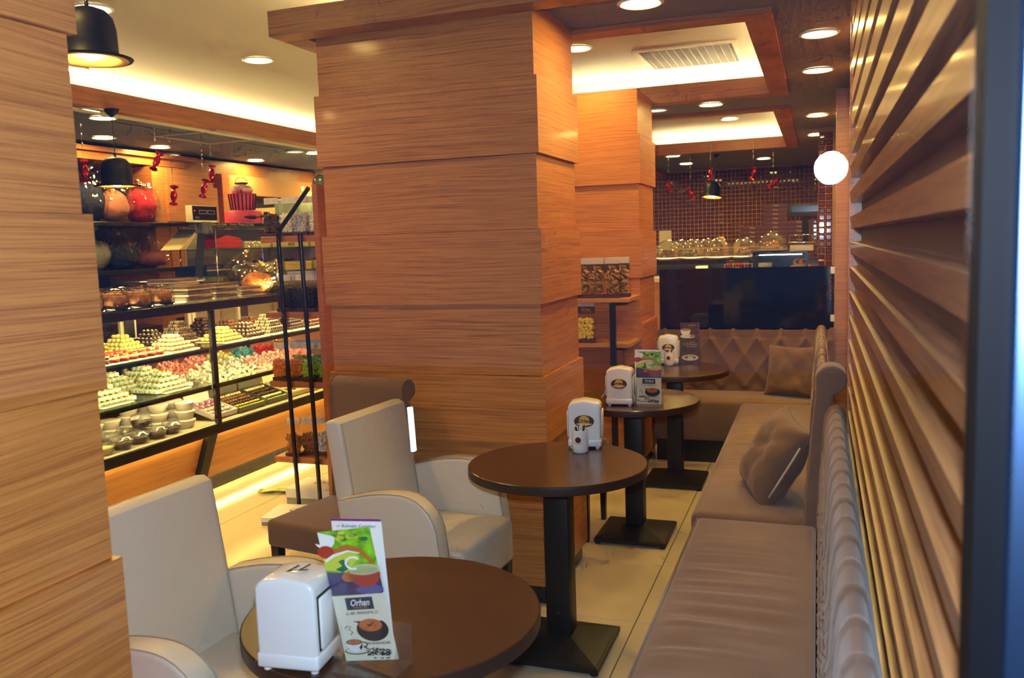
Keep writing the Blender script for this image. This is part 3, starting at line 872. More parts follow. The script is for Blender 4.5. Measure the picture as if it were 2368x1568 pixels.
def make_pot():
    t = thing('sugar_pot', 'x', 'sugar pot', group='white sugar stick pots')
    bm = bm_new(); lathe(bm, [(.027, 0), (.031, .004), (.033, .02), (.033, .088), (.032, .092), (.029, .092), (.029, .010), (0, .009)], 28)
    obj('cup', bm, CERAM, t, True, ang=50)
    r1 = bm_new(); lathe(r1, [(.012, 0), (.012, .001)], 20); o = obj('logo_disc', r1, BROWNL, t); o.location = (0, -.0330, .056); o.rotation_euler = (PI / 2, 0, 0)
    r1 = bm_new(); tube(r1, [(-.016 + .004 * k, -.012 - .003 * math.cos((k - 4) * .5), .0008) for k in range(9)], .0018, 5); obj('logo_ribbon', r1, GOLDL, o)
    rr = random.Random(4)
    for k in range(11):
        a = rr.uniform(0, 6.28); q = rr.uniform(0, .018); x, y = q * math.cos(a), q * math.sin(a)
        bm = bm_new(); rbox(bm, -.006, .006, -.0015, .0015, 0, .075, .001, 1)
        c = PAPER if k % 3 else BROWNL
        o = obj('sugar_stick', bm, c, t); o.location = (x, y, .028 + rr.uniform(0, .012)); o.rotation_euler = (rr.uniform(-.22, .22), rr.uniform(-.25, .25), rr.uniform(0, 3))
    return t
pt = make_pot(); pt.location = (-.900, 3.275, TZ); tag(pt, 'white pot of sugar sticks on the second table')
copy_tree(pt, None, (-.935, 5.69, TZ), 0, 'white pot of sugar sticks on the farthest table')

# ------------------------------------------------------------------ menu stands
CREAMC = mat('print_cream', (.80, .74, .56), .5); GREENA = mat('print_green', (.20, .48, .02), .4, var=(60, .5)); GREENB = mat('print_leaf', (.02, .16, .06), .5)
LIME = mat('print_lime', (.55, .62, .05), .45); TEAR = mat('print_tea_red', (.45, .04, .02), .4); TEAO = mat('print_tea_amber', (.50, .16, .02), .4)
WHT = mat('print_white', (.85, .86, .82), .4); PURP = mat('print_purple', (.05, .03, .11), .45, var=(30, .4)); DKB = mat('print_dark', (.012, .010, .010), .4)
ORG = mat('print_orange', (.55, .14, .03), .45, var=(80, .3)); MAG = mat('print_magenta', (.22, .02, .16), .5); COFB = mat('print_coffee_brown', (.10, .045, .02), .45, var=(50, .6))
ACRY = glass('acrylic', tint=(.985, .99, .99), ior=1.45, milky=.012)
def flat(name, pts, z, mt, parent):
    bm = bm_new(); f = bm.faces.new([bm.verts.new((x, y, z)) for x, y in pts])
    e = bmesh.ops.extrude_face_region(bm, geom=[f]); bmesh.ops.translate(bm, vec=(0, 0, .00025), verts=[v for v in e['geom'] if isinstance(v, bmesh.types.BMVert)])
    return obj(name, bm, mt, parent)
def ell(cx_, cy_, rx, ry, n=24, a0=0, a1=2 * PI):
    full = abs(a1 - a0 - 2 * PI) < 1e-6
    return [(cx_ + rx * math.cos(a0 + (a1 - a0) * k / (n if full else n - 1)), cy_ + ry * math.sin(a0 + (a1 - a0) * k / (n if full else n - 1))) for k in range(n)]
def ribbon(name, pts, w, z, mt, parent):
    bm = bm_new(); L_, R_ = [], []
    for i, p in enumerate(pts):
        a = Vector(pts[max(i - 1, 0)]); b = Vector(pts[min(i + 1, len(pts) - 1)]); d = (b - a).normalized(); n_ = Vector((-d.y, d.x))
        ww = w[i] if isinstance(w, (list, tuple)) else w
        L_.append(bm.verts.new((p[0] + n_.x * ww, p[1] + n_.y * ww, z))); R_.append(bm.verts.new((p[0] - n_.x * ww, p[1] - n_.y * ww, z)))
    for i in range(len(pts) - 1): bm.faces.new((L_[i], L_[i + 1], R_[i + 1], R_[i]))
    return obj(name, bm, mt, parent)

def make_menu(kind):
    """leaflet in an acrylic stand; print faces -y; x across, z up; origin at the foot"""
    t = thing('menu_stand', 'x', 'menu', group='menu leaflets in acrylic stands')
    w, h = .050, .290
    card = thing('leaflet', None, None, rot=(math.radians(90), 0, 0)); adopt(card, t); card.location = (0, 0, .004); card.scale = (1.27, .94, 1)
    bm = bm_new(); box(bm, -w, w, 0, h, -.0006, 0); obj('card', bm, CREAMC if kind == 'tea' else COFB, card)
    if kind == 'tea':
        y0 = .148
        flat('photo_dark', [(-w, y0), (w, y0), (w, .200), (-w, .215)], .0001, PURP, card)
        flat('photo_green', [(-w, .200), (w, .188), (w, h), (-w, h)], .0003, GREENA, card)
        flat('photo_lime', [(-w, .205), (-.01, .196), (.02, .230), (-.02, .252), (-w, .24)], .0006, LIME, card)
        rr = random.Random(3)
        for k in range(10):
            a, b = rr.uniform(-.02, .046), rr.uniform(.250, .284); q = rr.uniform(.005, .010)
            flat('leaf', ell(a, b, q, q * .6, 8), .0009, LIME if k % 2 else GREENB, card)
        flat('photo_pot', ell(-.040, .272, .020, .020, 20, -PI * .9, PI * .1) + [(-w, h), (-w, .262)], .0012, WHT, card)
        flat('photo_pot_tea', ell(-.042, .245, .016, .014, 18), .0014, TEAR, card)
        ribbon('tea_stream', [(-.044, .230), (-.025, .244), (.0, .252), (.02, .244), (.034, .226), (.046, .206)], [.004, .006, .006, .005, .004, .002], .0016, TEAO, card)
        ribbon('tea_foam', [(-.046, .225), (-.028, .236), (.0, .243), (.022, .236)], [.003, .003, .002, .001], .0018, WHT, card)
        flat('cup_tea', ell(.022, .192, .030, .030, 22, PI, 2 * PI), .0012, TEAR, card)
        flat('cup_rim', ell(.024, .200, .029, .012, 24), .0015, mat('print_glass', (.55, .55, .38), .3), card)
        flat('cup_rim_inner', ell(.024, .200, .025, .009, 24), .0018, mat('print_lime2', (.42, .48, .20), .3), card)
        ribbon('cup_handle', ell(.006, .216, .014, .013, 20, PI * .2, PI * 1.6), .0022, .0021, WHT, card)
        flat('mint_sprig', [(-.030, .205), (-.018, .197), (-.006, .204), (-.004, .216), (-.012, .226), (-.022, .222), (-.016, .212)], .0012, GREENB, card)
        flat('strawberry', ell(-.008, .186, .014, .011, 16), .0012, ORG, card)
        flat('saucer_blue', ell(.026, .156, .026, .010, 20), .0009, mat('print_violet', (.10, .10, .30), .4), card)
        flat('frame_line', [(-w + .002, .1462), (w - .002, .1462), (w - .002, .148), (-w + .002, .148)], .0006, DKB, card)
        flat('logo_box', [(-.026, .113), (.026, .113), (.026, .140), (-.026, .140)], .0004, NAVY, card)
        text_mesh('logo_text', 'Orhan', .020, WHT, card, Matrix.Translation((0, .128, .0008)), shear=.35, bold=.0003, width=.036)
        text_mesh('logo_line', 'PASTA & CAFE', .006, mat('print_gold2', (.45, .33, .12), .5), card, Matrix.Translation((0, .118, .0008)), width=.026)
        text_mesh('headline', "CI 'N,ADINAK 20R TT", .009, DKB, card, Matrix.Translation((0, .106, .0004)) @ Matrix.Rotation(PI, 4, 'Z'), width=.062)
        bowl = ell(.018, .070, .030, .022, 28)
        flat('bowl', [(-.020, .088)] + ell(.014, .068, .030, .026, 26, PI * .8, PI * 2.25), .0004, DKB, card)
        flat('souffle', ell(.012, .078, .022, .014, 24), .0008, ORG, card)
        flat('souffle_crack', [(.004, .080), (.010, .074), (.022, .086), (.012, .080)], .0011, COFB, card)
        ribbon('steam', [(-.030, .058), (-.024, .064), (-.032, .070), (-.026, .076), (-.034, .078), (-.038, .072)], .0010, .0006, COFB, card)
        flat('saucer', ell(-.024, .022, .024, .008, 24), .0004, DKB, card); flat('saucer_top', ell(-.0235, .023, .022, .0066, 24), .0007, CREAMC, card)
        flat('cup', ell(-.026, .042, .0155, .022, 20, PI, 2 * PI), .0010, WHT, card); flat('cup_side', [(-.018, .030), (-.010, .040), (-.012, .030), (-.016, .024)], .0013, DKB, card)
        flat('cup_top', ell(-.026, .042, .0155, .0062, 20), .0013, DKB, card); flat('coffee', ell(-.026, .042, .0135, .005, 20), .0016, ORG, card)
        ribbon('cup_ear', ell(-.008, .036, .006, .005, 14, -PI * .6, PI * .9), .0012, .0010, DKB, card)
        text_mesh('footline', 'NIM EMASMON AN', .0085, DKB, card, Matrix.Translation((.020, .038, .0004)) @ Matrix.Rotation(PI, 4, 'Z'), width=.044)
        bm = bm_new()
        for k in range(120):
            a, b = rr.uniform(0, 1), rr.uniform(0, 1); x = -.006 + .046 * a; y = .010 + .020 * b * (1 - .4 * a)
            if y < .012 and k % 2: y -= .006
            lathe(bm, [(.0020, 0), (.0018, .0003)], 6, (x, y, .0004 + .0003 * (k % 3)), sy=.7)
        tag(obj('coffee_beans', bm, DKB, card), kind='stuff')
        # second leaflet leaning behind
        c2 = thing('back_leaflet', None, None, rot=(math.radians(87), 0, math.radians(-4))); adopt(c2, t); c2.location = (-.012, .012, .004); c2.scale = (1.27, .94, 1)
        bm = bm_new(); box(bm, -w, w, 0, h + .012, -.0006, 0); obj('card', bm, PAPER, c2)
        flat('top_edge', [(-w, h + .007), (w, h + .007), (w, h + .012), (-w, h + .012)], .0002, MAG, c2)
        text_mesh('back_title', '✓ Kahvaltı Çeşitleri', .010, NAVY, c2, Matrix.Translation((-.002, h - .004, .0004)), shear=.3, width=.078)
        text_mesh('back_line', 'serpme', .009, NAVY, c2, Matrix.Translation((0, h - .018, .0004)), width=.05)
    else:
        flat('edge_magenta', [(w - .006, .19), (w, .19), (w, h), (w - .006, h)], .0002, MAG, card)
        rr = random.Random(8)
        bm = bm_new()
        for k in range(120):
            x, y = rr.uniform(-w, w - .008), rr.uniform(.16, h - .004)
            lathe(bm, [(.0032, 0), (.0028, .0004)], 6, (x, y, .0002 + .0002 * (k % 3)), sy=.65)
        tag(obj('coffee_beans', bm, DKB, card), kind='stuff')
        ribbon('steam', [(-.01, .262), (.0, .272), (.015, .268), (.03, .276)], .002, .001, mat('print_haze', (.35, .28, .16), .5), card)
        flat('saucer', ell(-.012, .190, .038, .014, 24), .0012, WHT, card)
        flat('cup', ell(-.022, .238, .026, .046, 24, PI, 2 * PI), .0015, WHT, card)
        flat('cup_top', ell(-.022, .238, .026, .009, 24), .0018, mat('print_crema', (.50, .26, .08), .5), card)
        flat('cinnamon', [(.0, .186), (.020, .186), (.026, .204), (.006, .206)], .0015, ORG, card)
        text_mesh('title_small', 'cafe &', .008, WHT, card, Matrix.Translation((.012, .150, .0008)), width=.032)
        text_mesh('logo_text', 'Orhan', .026, GOLDL, card, Matrix.Translation((.0, .134, .0008)), shear=.3, bold=.0004, width=.075)
        text_mesh('title_line', 'Pasta & Cafe', .010, WHT, card, Matrix.Translation((.010, .116, .0008)), width=.056)
        flat('plate', ell(.0, .036, .044, .022, 26), .0006, WHT, card)
        flat('salad', ell(.0, .042, .030, .013, 20), .0010, LIME, card); flat('fruit', ell(-.018, .036, .010, .007, 14), .0014, TEAR, card); flat('fruit', ell(.022, .036, .010, .007, 14), .0014, TEAR, card); flat('cream_swirl', ell(.002, .034, .014, .009, 14), .0014, WHT, card)
    # acrylic stand
    w *= 1.27
    bm = bm_new(); rbox(bm, -w - .004, w + .004, .001, .0035, 0, .195, .0008, 1); obj('acrylic_back', bm, ACRY, t)
    bm = bm_new(); rbox(bm, -w - .004, w + .004, -.007, -.005, 0, .195, .0008, 1); obj('acrylic_front', bm, ACRY, t)
    bm = bm_new(); rbox(bm, -w - .004, w + .004, -.045, .045, 0, .0025, .0008, 1); obj('acrylic_foot', bm, ACRY, t)
    bm = bm_new(); rbox(bm, -w - .006, w + .006, .040, .0425, .0025, .085, .0008, 1); obj('acrylic_pocket', bm, ACRY, t)
    for s in (-1, 1):
        bm = bm_new(); prism(bm, [(-.045, .0025), (.0425, .0025), (.0425, .085), (.004, .10)], s * (w + .004), s * (w + .0055), 'x'); obj('acrylic_side', bm, ACRY, t)
    return t
mn = make_menu('tea'); mn.location = (-.846, 1.452, TZ + .0005); mn.rotation_euler = (0, 0, math.radians(-3))
tag(mn, 'menu leaflet with green tea picture in an acrylic stand on the foreground table', 'menu')
mc = copy_tree(mn, None, (-.812, 4.30, TZ + .0005), math.radians(2), 'menu leaflet with green tea picture in an acrylic stand on the third table')
for ch in KIDS[mn.name]:                                  # the nearest leaflet and its sleeve slump to the left
    if ch.name.startswith(('leaflet', 'back_leaflet', 'acrylic_back', 'acrylic_front')):
        e = ch.rotation_euler; ch.rotation_euler = (e.x, math.radians(-11 if 'back_l' not in ch.name else -6), e.z); ch.location.z += .012
mk = make_menu('coffee'); mk.location = (-.815, 5.815, TZ + .0005); mk.rotation_euler = (0, 0, math.radians(3))
tag(mk, 'brown coffee menu leaflet in an acrylic stand on the farthest table', 'menu')

# ================================================================== pendant lamps (bowler-hat shades)
def make_pendant():
    """origin at the brim's centre"""
    t = thing('pendant_lamp', 'x', 'lamp', group='black bowler-hat pendant lamps')
    pr = [(.150, .012), (.146, .006), (.128, .004), (.108, .008), (.100, .016), (.099, .06), (.097, .12), (.088, .160), (.066, .186), (.034, .198), (.010, .200)]
    bm = bm_new(); lathe(bm, pr, 40, cap0=False, cap1=True); sh = obj('shade', bm, MATTEB, t, True)
    bm = bm_new(); lathe(bm, [(.148, .0105), (.128, .0025), (.106, .0065), (.0965, .016), (.0955, .06), (.0935, .12), (.084, .157), (.062, .182), (0, .192)], 40, cap0=False, cap1=False); obj('lining', bm, GOLDIN, sh, True)
    bm = bm_new(); ball(bm, (0, 0, .040), .042, 16, 10, (1, 1, .85)); obj('bulb', bm, BULBM, t, True)
    bm = bm_new(); lathe(bm, [(.016, .115), (.016, .19)], 12); obj('socket', bm, BLACKP, t, True)
    bm = bm_new(); lathe(bm, [(.008, .199), (.007, .225), (.003, .232)], 12); obj('grip', bm, BLACKP, t, True)
    return t
def hang(t, zc):
    """cord and ceiling cup up to the ceiling at zc above the brim"""
    bm = bm_new(); tube(bm, [(0, 0, .228), (0, 0, zc)], .0032, 8); obj('cord', bm, BLACKP, t)
    bm = bm_new(); lathe(bm, [(.052, 0), (.050, -.006), (.036, -.024), (.014, -.045), (.006, -.052)], 28, (0, 0, zc)); obj('ceiling_cup', bm, MATTEB, t, True)
p1 = make_pendant(); p1.location = W(211, 143, y=2.62); tag(p1, 'big black bowler-hat pendant lamp at the top left, nearest the window')
p2 = copy_tree(p1, None, (-4.455, 4.63, 2.065), 0, 'black bowler-hat pendant hanging over the counter in front of the wrapped gifts')
p3 = copy_tree(p1, None, (-1.23, 10.80, 2.075), 0, 'far black bowler-hat pendant in front of the brown tile wall')
p3.rotation_euler = (math.radians(-7), math.radians(5), 0); p3.scale = (1.0, 1.0, 1.0)
hang(p1, ZR - p1.location.z); hang(p2, ZL - p2.location.z); hang(p3, ZS - p3.location.z + .02)

# ================================================================== ceiling vents
def vent(label, c, sx, sy, rz=0):
    t = thing('ceiling_vent', label, 'vent', c, rz, group='square ceiling vents')
    bm = bm_new(); w = .035
    for a in ((-sx, sx, -sy, -sy + w), (-sx, sx, sy - w, sy), (-sx, -sx + w, -sy + w, sy - w), (sx - w, sx, -sy + w, sy - w)):
        bm2 = bm_new(); box(bm2, a[0], a[1], a[2], a[3], -.012, -.0005); obj('frame_bar', bm2, mat('vent_frame', (.55, .45, .32), .5), t)
    n = 24
    s0 = None
    for k in range(n):
        y = -sy + w + (2 * sy - 2 * w) * (k + .5) / n
        if s0 is None:
            b2 = bm_new(); box(b2, -sx + w, sx - w, -.0035, .0035, -.009, -.001); s0 = o = obj('slat', b2, mat('vent_slat', (.34, .32, .29), .5), t)
        else: o = s0.copy(); COL.objects.link(o); adopt(o, t)
        o.location = (0, y, 0)
    b2 = bm_new(); box(b2, -sx + w, sx - w, -sy + w, sy - w, -.0012, -.0004); obj('backing', b2, mat('vent_dark', (.12, .12, .12), .8), t)
    for k in range(12):
        x = -sx + w + (2 * sx - 2 * w) * (k + .5) / 12; b2 = bm_new(); box(b2, x - .002, x + .002, -sy + w, sy - w, -.0098, -.0091); obj('cross_bar', b2, mat('vent_slat', (0, 0, 0)), t)
    return t
vent('square air vent in the lit ceiling tray over the tables', (-.82, 6.02, ZR), .33, .34)
vent('square air vent in the soffit over the sales counter', (-4.82, 6.10, ZL), .31, .33)

# ================================================================== red foil sweets on strings
FOIL = mat('red_foil', (.55, .015, .012), .14, metal=.75); BEAD = mat('clear_bead', (.9, .85, .7), .05, metal=.6); STRING = mat('clear_line', (.35, .3, .2), .4)
def make_candy():
    t = thing('hanging_sweet', 'x', 'decoration', group='red foil sweets hanging on strings')
    bm = bm_new()
    n = 16; prof = [(.034, -.095), (.026, -.082), (.010, -.062), (.020, -.050), (.030, -.025), (.032, 0), (.030, .025), (.020, .050), (.010, .062), (.026, .082), (.034, .095)]
    rings = []
    for r, z in prof:
        fl_ = abs(z) > .07
        rings.append([bm.verts.new((r * (1 + (.35 if k % 2 else -.25) * fl_) * math.cos(2 * PI * k / n + z * 5), r * (1 + (.35 if k % 2 else -.25) * fl_) * math.sin(2 * PI * k / n + z * 5), z)) for k in range(n)])
    for a, b in zip(rings, rings[1:]):
        for k in range(n): bm.faces.new((a[k], a[(k + 1) % n], b[(k + 1) % n], b[k]))
    bm.faces.new(rings[0][::-1]); bm.faces.new(rings[-1])
    obj('foil_sweet', bm, FOIL, t)
    return t
cd0 = make_candy(); ncd = 0
def candy(p, zc, tilt, label, s=1.0):
    global ncd
    o = cd0 if ncd == 0 else copy_tree(cd0, None, None, None, label)
    KIDS[o.name] = KIDS.get(o.name, [])
    o.location = p; o['label'] = label; ncd += 1
    ch = KIDS[o.name][0]; ch.rotation_euler = tilt; ch.scale = (s, s, s)
    bm = bm_new(); tube(bm, [(0, 0, .06), (0, 0, zc - p[2] - .001)], .0012, 5); KID = obj('string', bm, STRING, o)
    for k in range(3):
        z = .15 + (zc - p[2] - .2) * (k + .5) / 3
        bm = bm_new(); ball(bm, (0, 0, z), .006, 6, 5, (1, 1, 1.8)); obj('bead', bm, BEAD, o, True)
    return o
KCD = []
for px, py, x, tl, lab in ((195, 395, -4.75, (.3, .35, 0), 'red foil sweet on a string beside the near left pillar'),
                           (362, 373, -4.75, (-.3, .5, 1), 'red foil sweet on a string left of the lit counter lights'),
                           (402, 452, -4.75, (.2, -.4, 2), 'dark red foil sweet hanging in front of the oak panel'),
                           (490, 403, -4.95, (0, .1, 1), 'upper red foil sweet of the pair left of the striped cake'),
                           (472, 436, -4.75, (.2, .5, 0), 'lower red foil sweet of the pair left of the striped cake')):
    KCD.append(candy(W(px, py, x=x), ZL, tl, lab, .8))
for px, py, y, tl, lab in ((1643, 402, 10.2, (.1, .1, 0), 'red foil sweet left of the far pendant cord'),
                           (1742, 400, 10.2, (.2, .4, 0), 'red foil sweet right of the far pendant cord'),
                           (1546, 432, 10.2, (.2, -.3, 0), 'red foil sweet in front of the tiles near the far pillar'),
                           (1597, 447, 10.2, (.2, -.5, 0), 'red foil sweet lowest in front of the tile wall'),
                           (1788, 423, 10.2, (.2, .9, 0), 'red foil sweet in front of the tiles nearest the right wall')):
    KCD.append(candy(W(px, py, y=y), ZS, tl, lab, .75))

# ================================================================== sales counter (glass display case)
XF, XB, CY0, CY1 = -3.60, -4.42, 2.55, 6.75
ZD, ZC, ZA, ZT = .515, .770, 1.008, 1.30
case = thing('display_case', 'long glass display counter of sweets with black rails and oak front', 'display case', (0, 0, 0))
bxo('plinth', GRANITE, case, XB + .1, -3.885, CY0, CY1, 0, .12)
bm = bm_new(); prism(bm, [(-3.82, .12), (-3.70, .455), (-3.74, .455), (-3.86, .12)], CY0, 4.405, 'y'); obj('front_panel', bm, CASEW, case)
bm = bm_new(); prism(bm, [(-3.82, .12), (-3.70, .455), (-3.74, .455), (-3.86, .12)], 4.485, CY1, 'y'); obj('front_panel', bm, CASEW, case)
bm = bm_new(); prism(bm, [(-3.80, .06), (-3.655, .455), (-3.78, .455), (-3.87, .06)], 4.405, 4.485, 'y'); obj('bracket', bm, BLACKM, case)
bxo('body', BLACKP, case, XB, -3.86, CY0, CY1, .12, .455)
bxo('bottom_rail', BLACKP, case, XB, XF, CY0, CY1, .455, ZD, .003, 1)
bxo('deck', mat('cream_deck', (.78, .70, .50), .35), case, XB + .01, XF - .05, CY0 + .01, CY1 - .01, ZD, ZD + .004)
bxo('vent_strip', mat('cream_vent_strip', (.82, .76, .55), .35), case, XF - .045, XF - .012, CY0 + .02, CY1 - .02, ZD, ZD + .004)
bxo('under_light', emis('case_under_glow', (1, .66, .16), 30.0), case, -3.690, -3.672, CY0 + .02, 4.40, .447, .4545)
bxo('under_light', emis('case_under_glow', (1, .66, .16), 30.0), case, -3.690, -3.672, 4.49, CY1 - .02, .447, .4545)
bxo('floor_light', emis('case_floor_glow', (1, .72, .25), 40.0), case, -3.880, -3.862, CY0 + .02, CY1, .1105, .1195)
bxo('top_rail', BLACKP, case, XF - .05, XF + .004, CY0, CY1, ZT - .055, ZT, .003, 1)
bxo('top_rail', BLACKP, case, XB, XB + .05, CY0, CY1, ZT - .055, ZT, .003, 1)
bxo('top_glass', SHELFG, case, XB, XF, CY0, CY1, ZT, ZT + .008)
bxo('top_light', emis('case_top_glow', (1, .74, .27), 120.0), case, XF - .078, XF - .058, CY0 + .03, CY1 - .03, ZT - .03, ZT - .015)
bxo('front_glass', CLEAR, case, XF - .014, XF - .008, CY0, 4.42, ZD, ZT - .055)
bxo('front_glass', CLEAR, case, XF - .014, XF - .008, 4.47, CY1, ZD, ZT - .055)
for y in (CY0 + .01, 4.445, CY1 - .02): bxo('post', BLACKP, case, XF - .03, XF - .002, y - .016, y + .016, ZD, ZT - .055)
for y in (3.30, 4.56, 5.80): bxo('rear_post', BLACKP, case, XB + .002, XB + .04, y - .04, y + .04, ZD, ZT - .055)
for y0, y1 in ((3.34, 3.92), (3.94, 4.52), (4.60, 5.18), (5.20, 5.76)):
    t = thing('sliding_door', None, None); adopt(t, case)
    fm = mat('cream_door_frame', (.70, .62, .42), .4)
    bxo('frame_bar', fm, t, XB + .006, XB + .026, y0, y0 + .03, ZD + .01, ZT - .06); bxo('frame_bar', fm, t, XB + .006, XB + .026, y1 - .03, y1, ZD + .01, ZT - .06)
    bxo('frame_bar', fm, t, XB + .006, XB + .026, y0 + .03, y1 - .03, ZT - .085, ZT - .06); bxo('door_pane', CLEAR, t, XB + .012, XB + .018, y0 + .03, y1 - .03, ZD + .01, ZT - .085)
for z in (ZC, ZA):
    for y0, y1 in ((CY0 + .03, 4.42), (4.47, CY1 - .03)):
        s = bxo('glass_shelf', SHELFG, case, XB + .05, XF - .03, y0, y1, z - .010, z)
        bxo('shelf_edge', EDGEG, s, XF - .0298, XF - .026, y0, y1, z - .011, z + .001)
        bxo('shelf_bar', BLACKP, s, XF - .05, XF - .030, y0, y1, z - .030, z - .011)
        bxo('added_shelf_glow', emis('added_case_glow', (1, .74, .27), 55.0), s, XF - .066, XF - .052, y0 + .02, y1 - .02, z - .026, z - .014)  # glowing strip added under each shelf to brighten the sweets below

# ---- sweets on trays
rs = random.Random(11)
CH = mat('dark_chocolate', (.045, .018, .008), .35); MCH = mat('milk_chocolate', (.20, .085, .03), .4); IV = mat('ivory_sugar', (.80, .70, .40), .4)
LEM = mat('lemon_sugar', (.72, .68, .20), .45); GOLDF = mat('gold_foil', (.80, .52, .10), .2, metal=.7); PINKF = mat('pink_wrap', (.78, .30, .28), .4); PINKL = mat('pale_pink_wrap', (.85, .55, .48), .4)
WHW = mat('white_wrap', (.80, .80, .68), .35); AQ = mat('aqua_box', (.52, .70, .62), .5); YEL = mat('yellow_dot', (.85, .50, .05), .5); REDJ = mat('red_jelly', (.62, .04, .03), .2)
TRAYM = mat('tray_card', (.62, .56, .40), .5); GRN = mat('pistachio', (.25, .42, .04), .6); AQD = mat('teal_wrap', (.10, .38, .42), .4)
def grid_pile(kind, L, Wd, H):
    """rows of sweets stepped up into a mound; returns list of (bmesh, material, name)"""
    a, b = bm_new(), bm_new()
    if kind in ('lemon', 'cream', 'truffle', 'darkdot', 'gold', 'milk'):
        r = .017; lv = 4
        for k in range(lv):
            nx = int((Wd - 2 * r * k * .9) / (2 * r)); ny = int((L - 2 * r * k * 1.3) / (2 * r))
            for i in range(nx):
                for j in range(ny):
                    if k < lv - 1 and 0 < i < nx - 1 and 0 < j < ny - 1: continue
                    c = ((i - (nx - 1) / 2) * 2 * r, (j - (ny - 1) / 2) * 2 * r, r * .8 + k * r * 1.35)
                    ball(a, c, r, 7, 5, (1, 1, .85))
                    if kind == 'darkdot': ball(b, (c[0], c[1], c[2] + r * .75), r * .52, 6, 4, (1, 1, .6))
                    if kind == 'lemon' and (i + j) % 2: box(b, c[0] - .006, c[0] + .006, c[1] - r, c[1] + r, c[2] - r * .8, c[2] - r * .5)
        m1, m2 = {'lemon': (LEM, GRN), 'cream': (IV, GRN), 'truffle': (MCH, CH), 'darkdot': (CH, IV), 'gold': (GOLDF, GRN), 'milk': (MCH, CH)}[kind]
        return [(a, m1, 'sweets'), (b, m2, 'toppings')]
    if kind in ('stripe', 'log'):
        r = .012; ln = .042
        for k in range(6):
            ny = 8 - k; nx = max(1, 4 - k // 2)
            for i in range(nx):
                for j in range(ny):
                    x = (i - (nx - 1) / 2) * (ln + .004); y = (j - (ny - 1) / 2) * 2 * r; z = r + k * r * 1.8
                    t = bmesh.new(); bmesh.ops.create_cone(t, cap_ends=True, segments=7, radius1=r, radius2=r, depth=ln)
                    merge(a, t, Matrix.Translation((x, y, z)) @ Matrix.Rotation(PI / 2, 4, 'Y'))
                    if kind == 'stripe':
                        for q in (-.013, 0, .013):
                            t = bmesh.new(); bmesh.ops.create_cone(t, cap_ends=True, segments=7, radius1=r * 1.08, radius2=r * 1.08, depth=.006)
                            merge(b, t, Matrix.Translation((x + q, y, z)) @ Matrix.Rotation(PI / 2, 4, 'Y'))
        return [(a, CH, 'sweets'), (b, IV, 'stripes')]
    if kind == 'bluebox':
        s = .030
        for k in range(4):
            n1, n2 = 6 - k, 8 - 2 * k
            for i in range(n1):
                for j in range(max(2, n2)):
                    x = (i - (n1 - 1) / 2) * s * 1.12; y = (j - (max(2, n2) - 1) / 2) * s * 1.35; z = k * .028
                    rbox(a, x - s * .5, x + s * .5, y - s * .6, y + s * .6, z, z + .022, .002, 1)
                    ball(b, (x, y, z + .025), .009, 6, 4, (1, 1, .7))
        return [(a, AQ, 'sweet_boxes'), (b, YEL, 'sugar_flowers')]
    # twisted wrappers in a heap
    cnt = 95
    m1 = {'pink': PINKF, 'palepink': PINKL, 'white': WHW, 'yellow': LEM, 'red': REDJ, 'teal': AQD, 'goldwrap': GOLDF}[kind]
    for k in range(cnt):
        u, v = rs.uniform(-1, 1), rs.uniform(-1, 1)
        h = H * max(0.05, (1 - abs(u) ** 2.2) * (1 - abs(v) ** 2.2)) * rs.uniform(.75, 1.0)
        c = Vector((u * Wd / 2, v * L / 2, h)); q = rs.uniform(0, PI)
        rt = Matrix.Rotation(q, 3, 'Z') @ Matrix.Rotation(rs.uniform(-.9, .9), 3, 'Y')
        ball(a, c, .014, 6, 4, (1.25, 1, .9), rt)
        for sgn in (-1, 1):
            t = bmesh.new(); bmesh.ops.create_cone(t, cap_ends=False, segments=6, radius1=.002, radius2=.013, depth=.026)
            merge(b, t, Matrix.Translation(c) @ rt.to_4x4() @ Matrix.Translation((sgn * .029, 0, 0)) @ Matrix.Rotation(sgn * PI / 2, 4, 'Y'))
    # filler mound under the top layer
    t = bmesh.new(); bmesh.ops.create_uvsphere(t, u_segments=12, v_segments=8, radius=1)
    merge(a, t, Matrix.Diagonal((Wd * .46, L * .46, H * .8, 1)))
    return [(a, m1, 'sweets'), (b, m1, 'wrapper_ends')]
PILES = {}
DESC = {'lemon': 'pale yellow balls', 'cream': 'ivory balls', 'truffle': 'milk chocolate truffles', 'darkdot': 'dark chocolates with white tops', 'gold': 'gold balls', 'milk': 'milk chocolate balls',
        'stripe': 'striped chocolate sticks', 'log': 'dark chocolate sticks', 'bluebox': 'pale blue boxes with yellow flowers', 'pink': 'pink wrapped sweets', 'palepink': 'pale pink wrapped sweets',
        'white': 'white wrapped sweets', 'yellow': 'yellow wrapped sweets', 'red': 'red sweets', 'teal': 'teal wrapped sweets', 'goldwrap': 'gold wrapped sweets'}
WHERE = {}
def sweet_tray(kind, x, y, z, L=.23, Wd=.24, H=.085, where=''):
    lab = 'tray of ' + DESC[kind] + ' ' + where
    if kind not in PILES:
        t = thing('sweet_tray', lab, 'tray of sweets', (x, y, z), group='trays of sweets in the display counter')
        bm = bm_new(); rbox(bm, -Wd / 2 - .005, Wd / 2 + .005, -L / 2 - .002, L / 2 + .002, 0, .006, .002, 1); obj('tray', bm, TRAYM, t)
        for b, m_, nm in grid_pile(kind, L * .94, Wd * .94, H):
            if not b.verts: b.free(); continue
            o = tag(obj(nm, b, m_, t, True), kind='stuff'); o.location = (0, 0, .006)
        PILES[kind] = t
    else: copy_tree(PILES[kind], None, (x, y, z), None, lab)
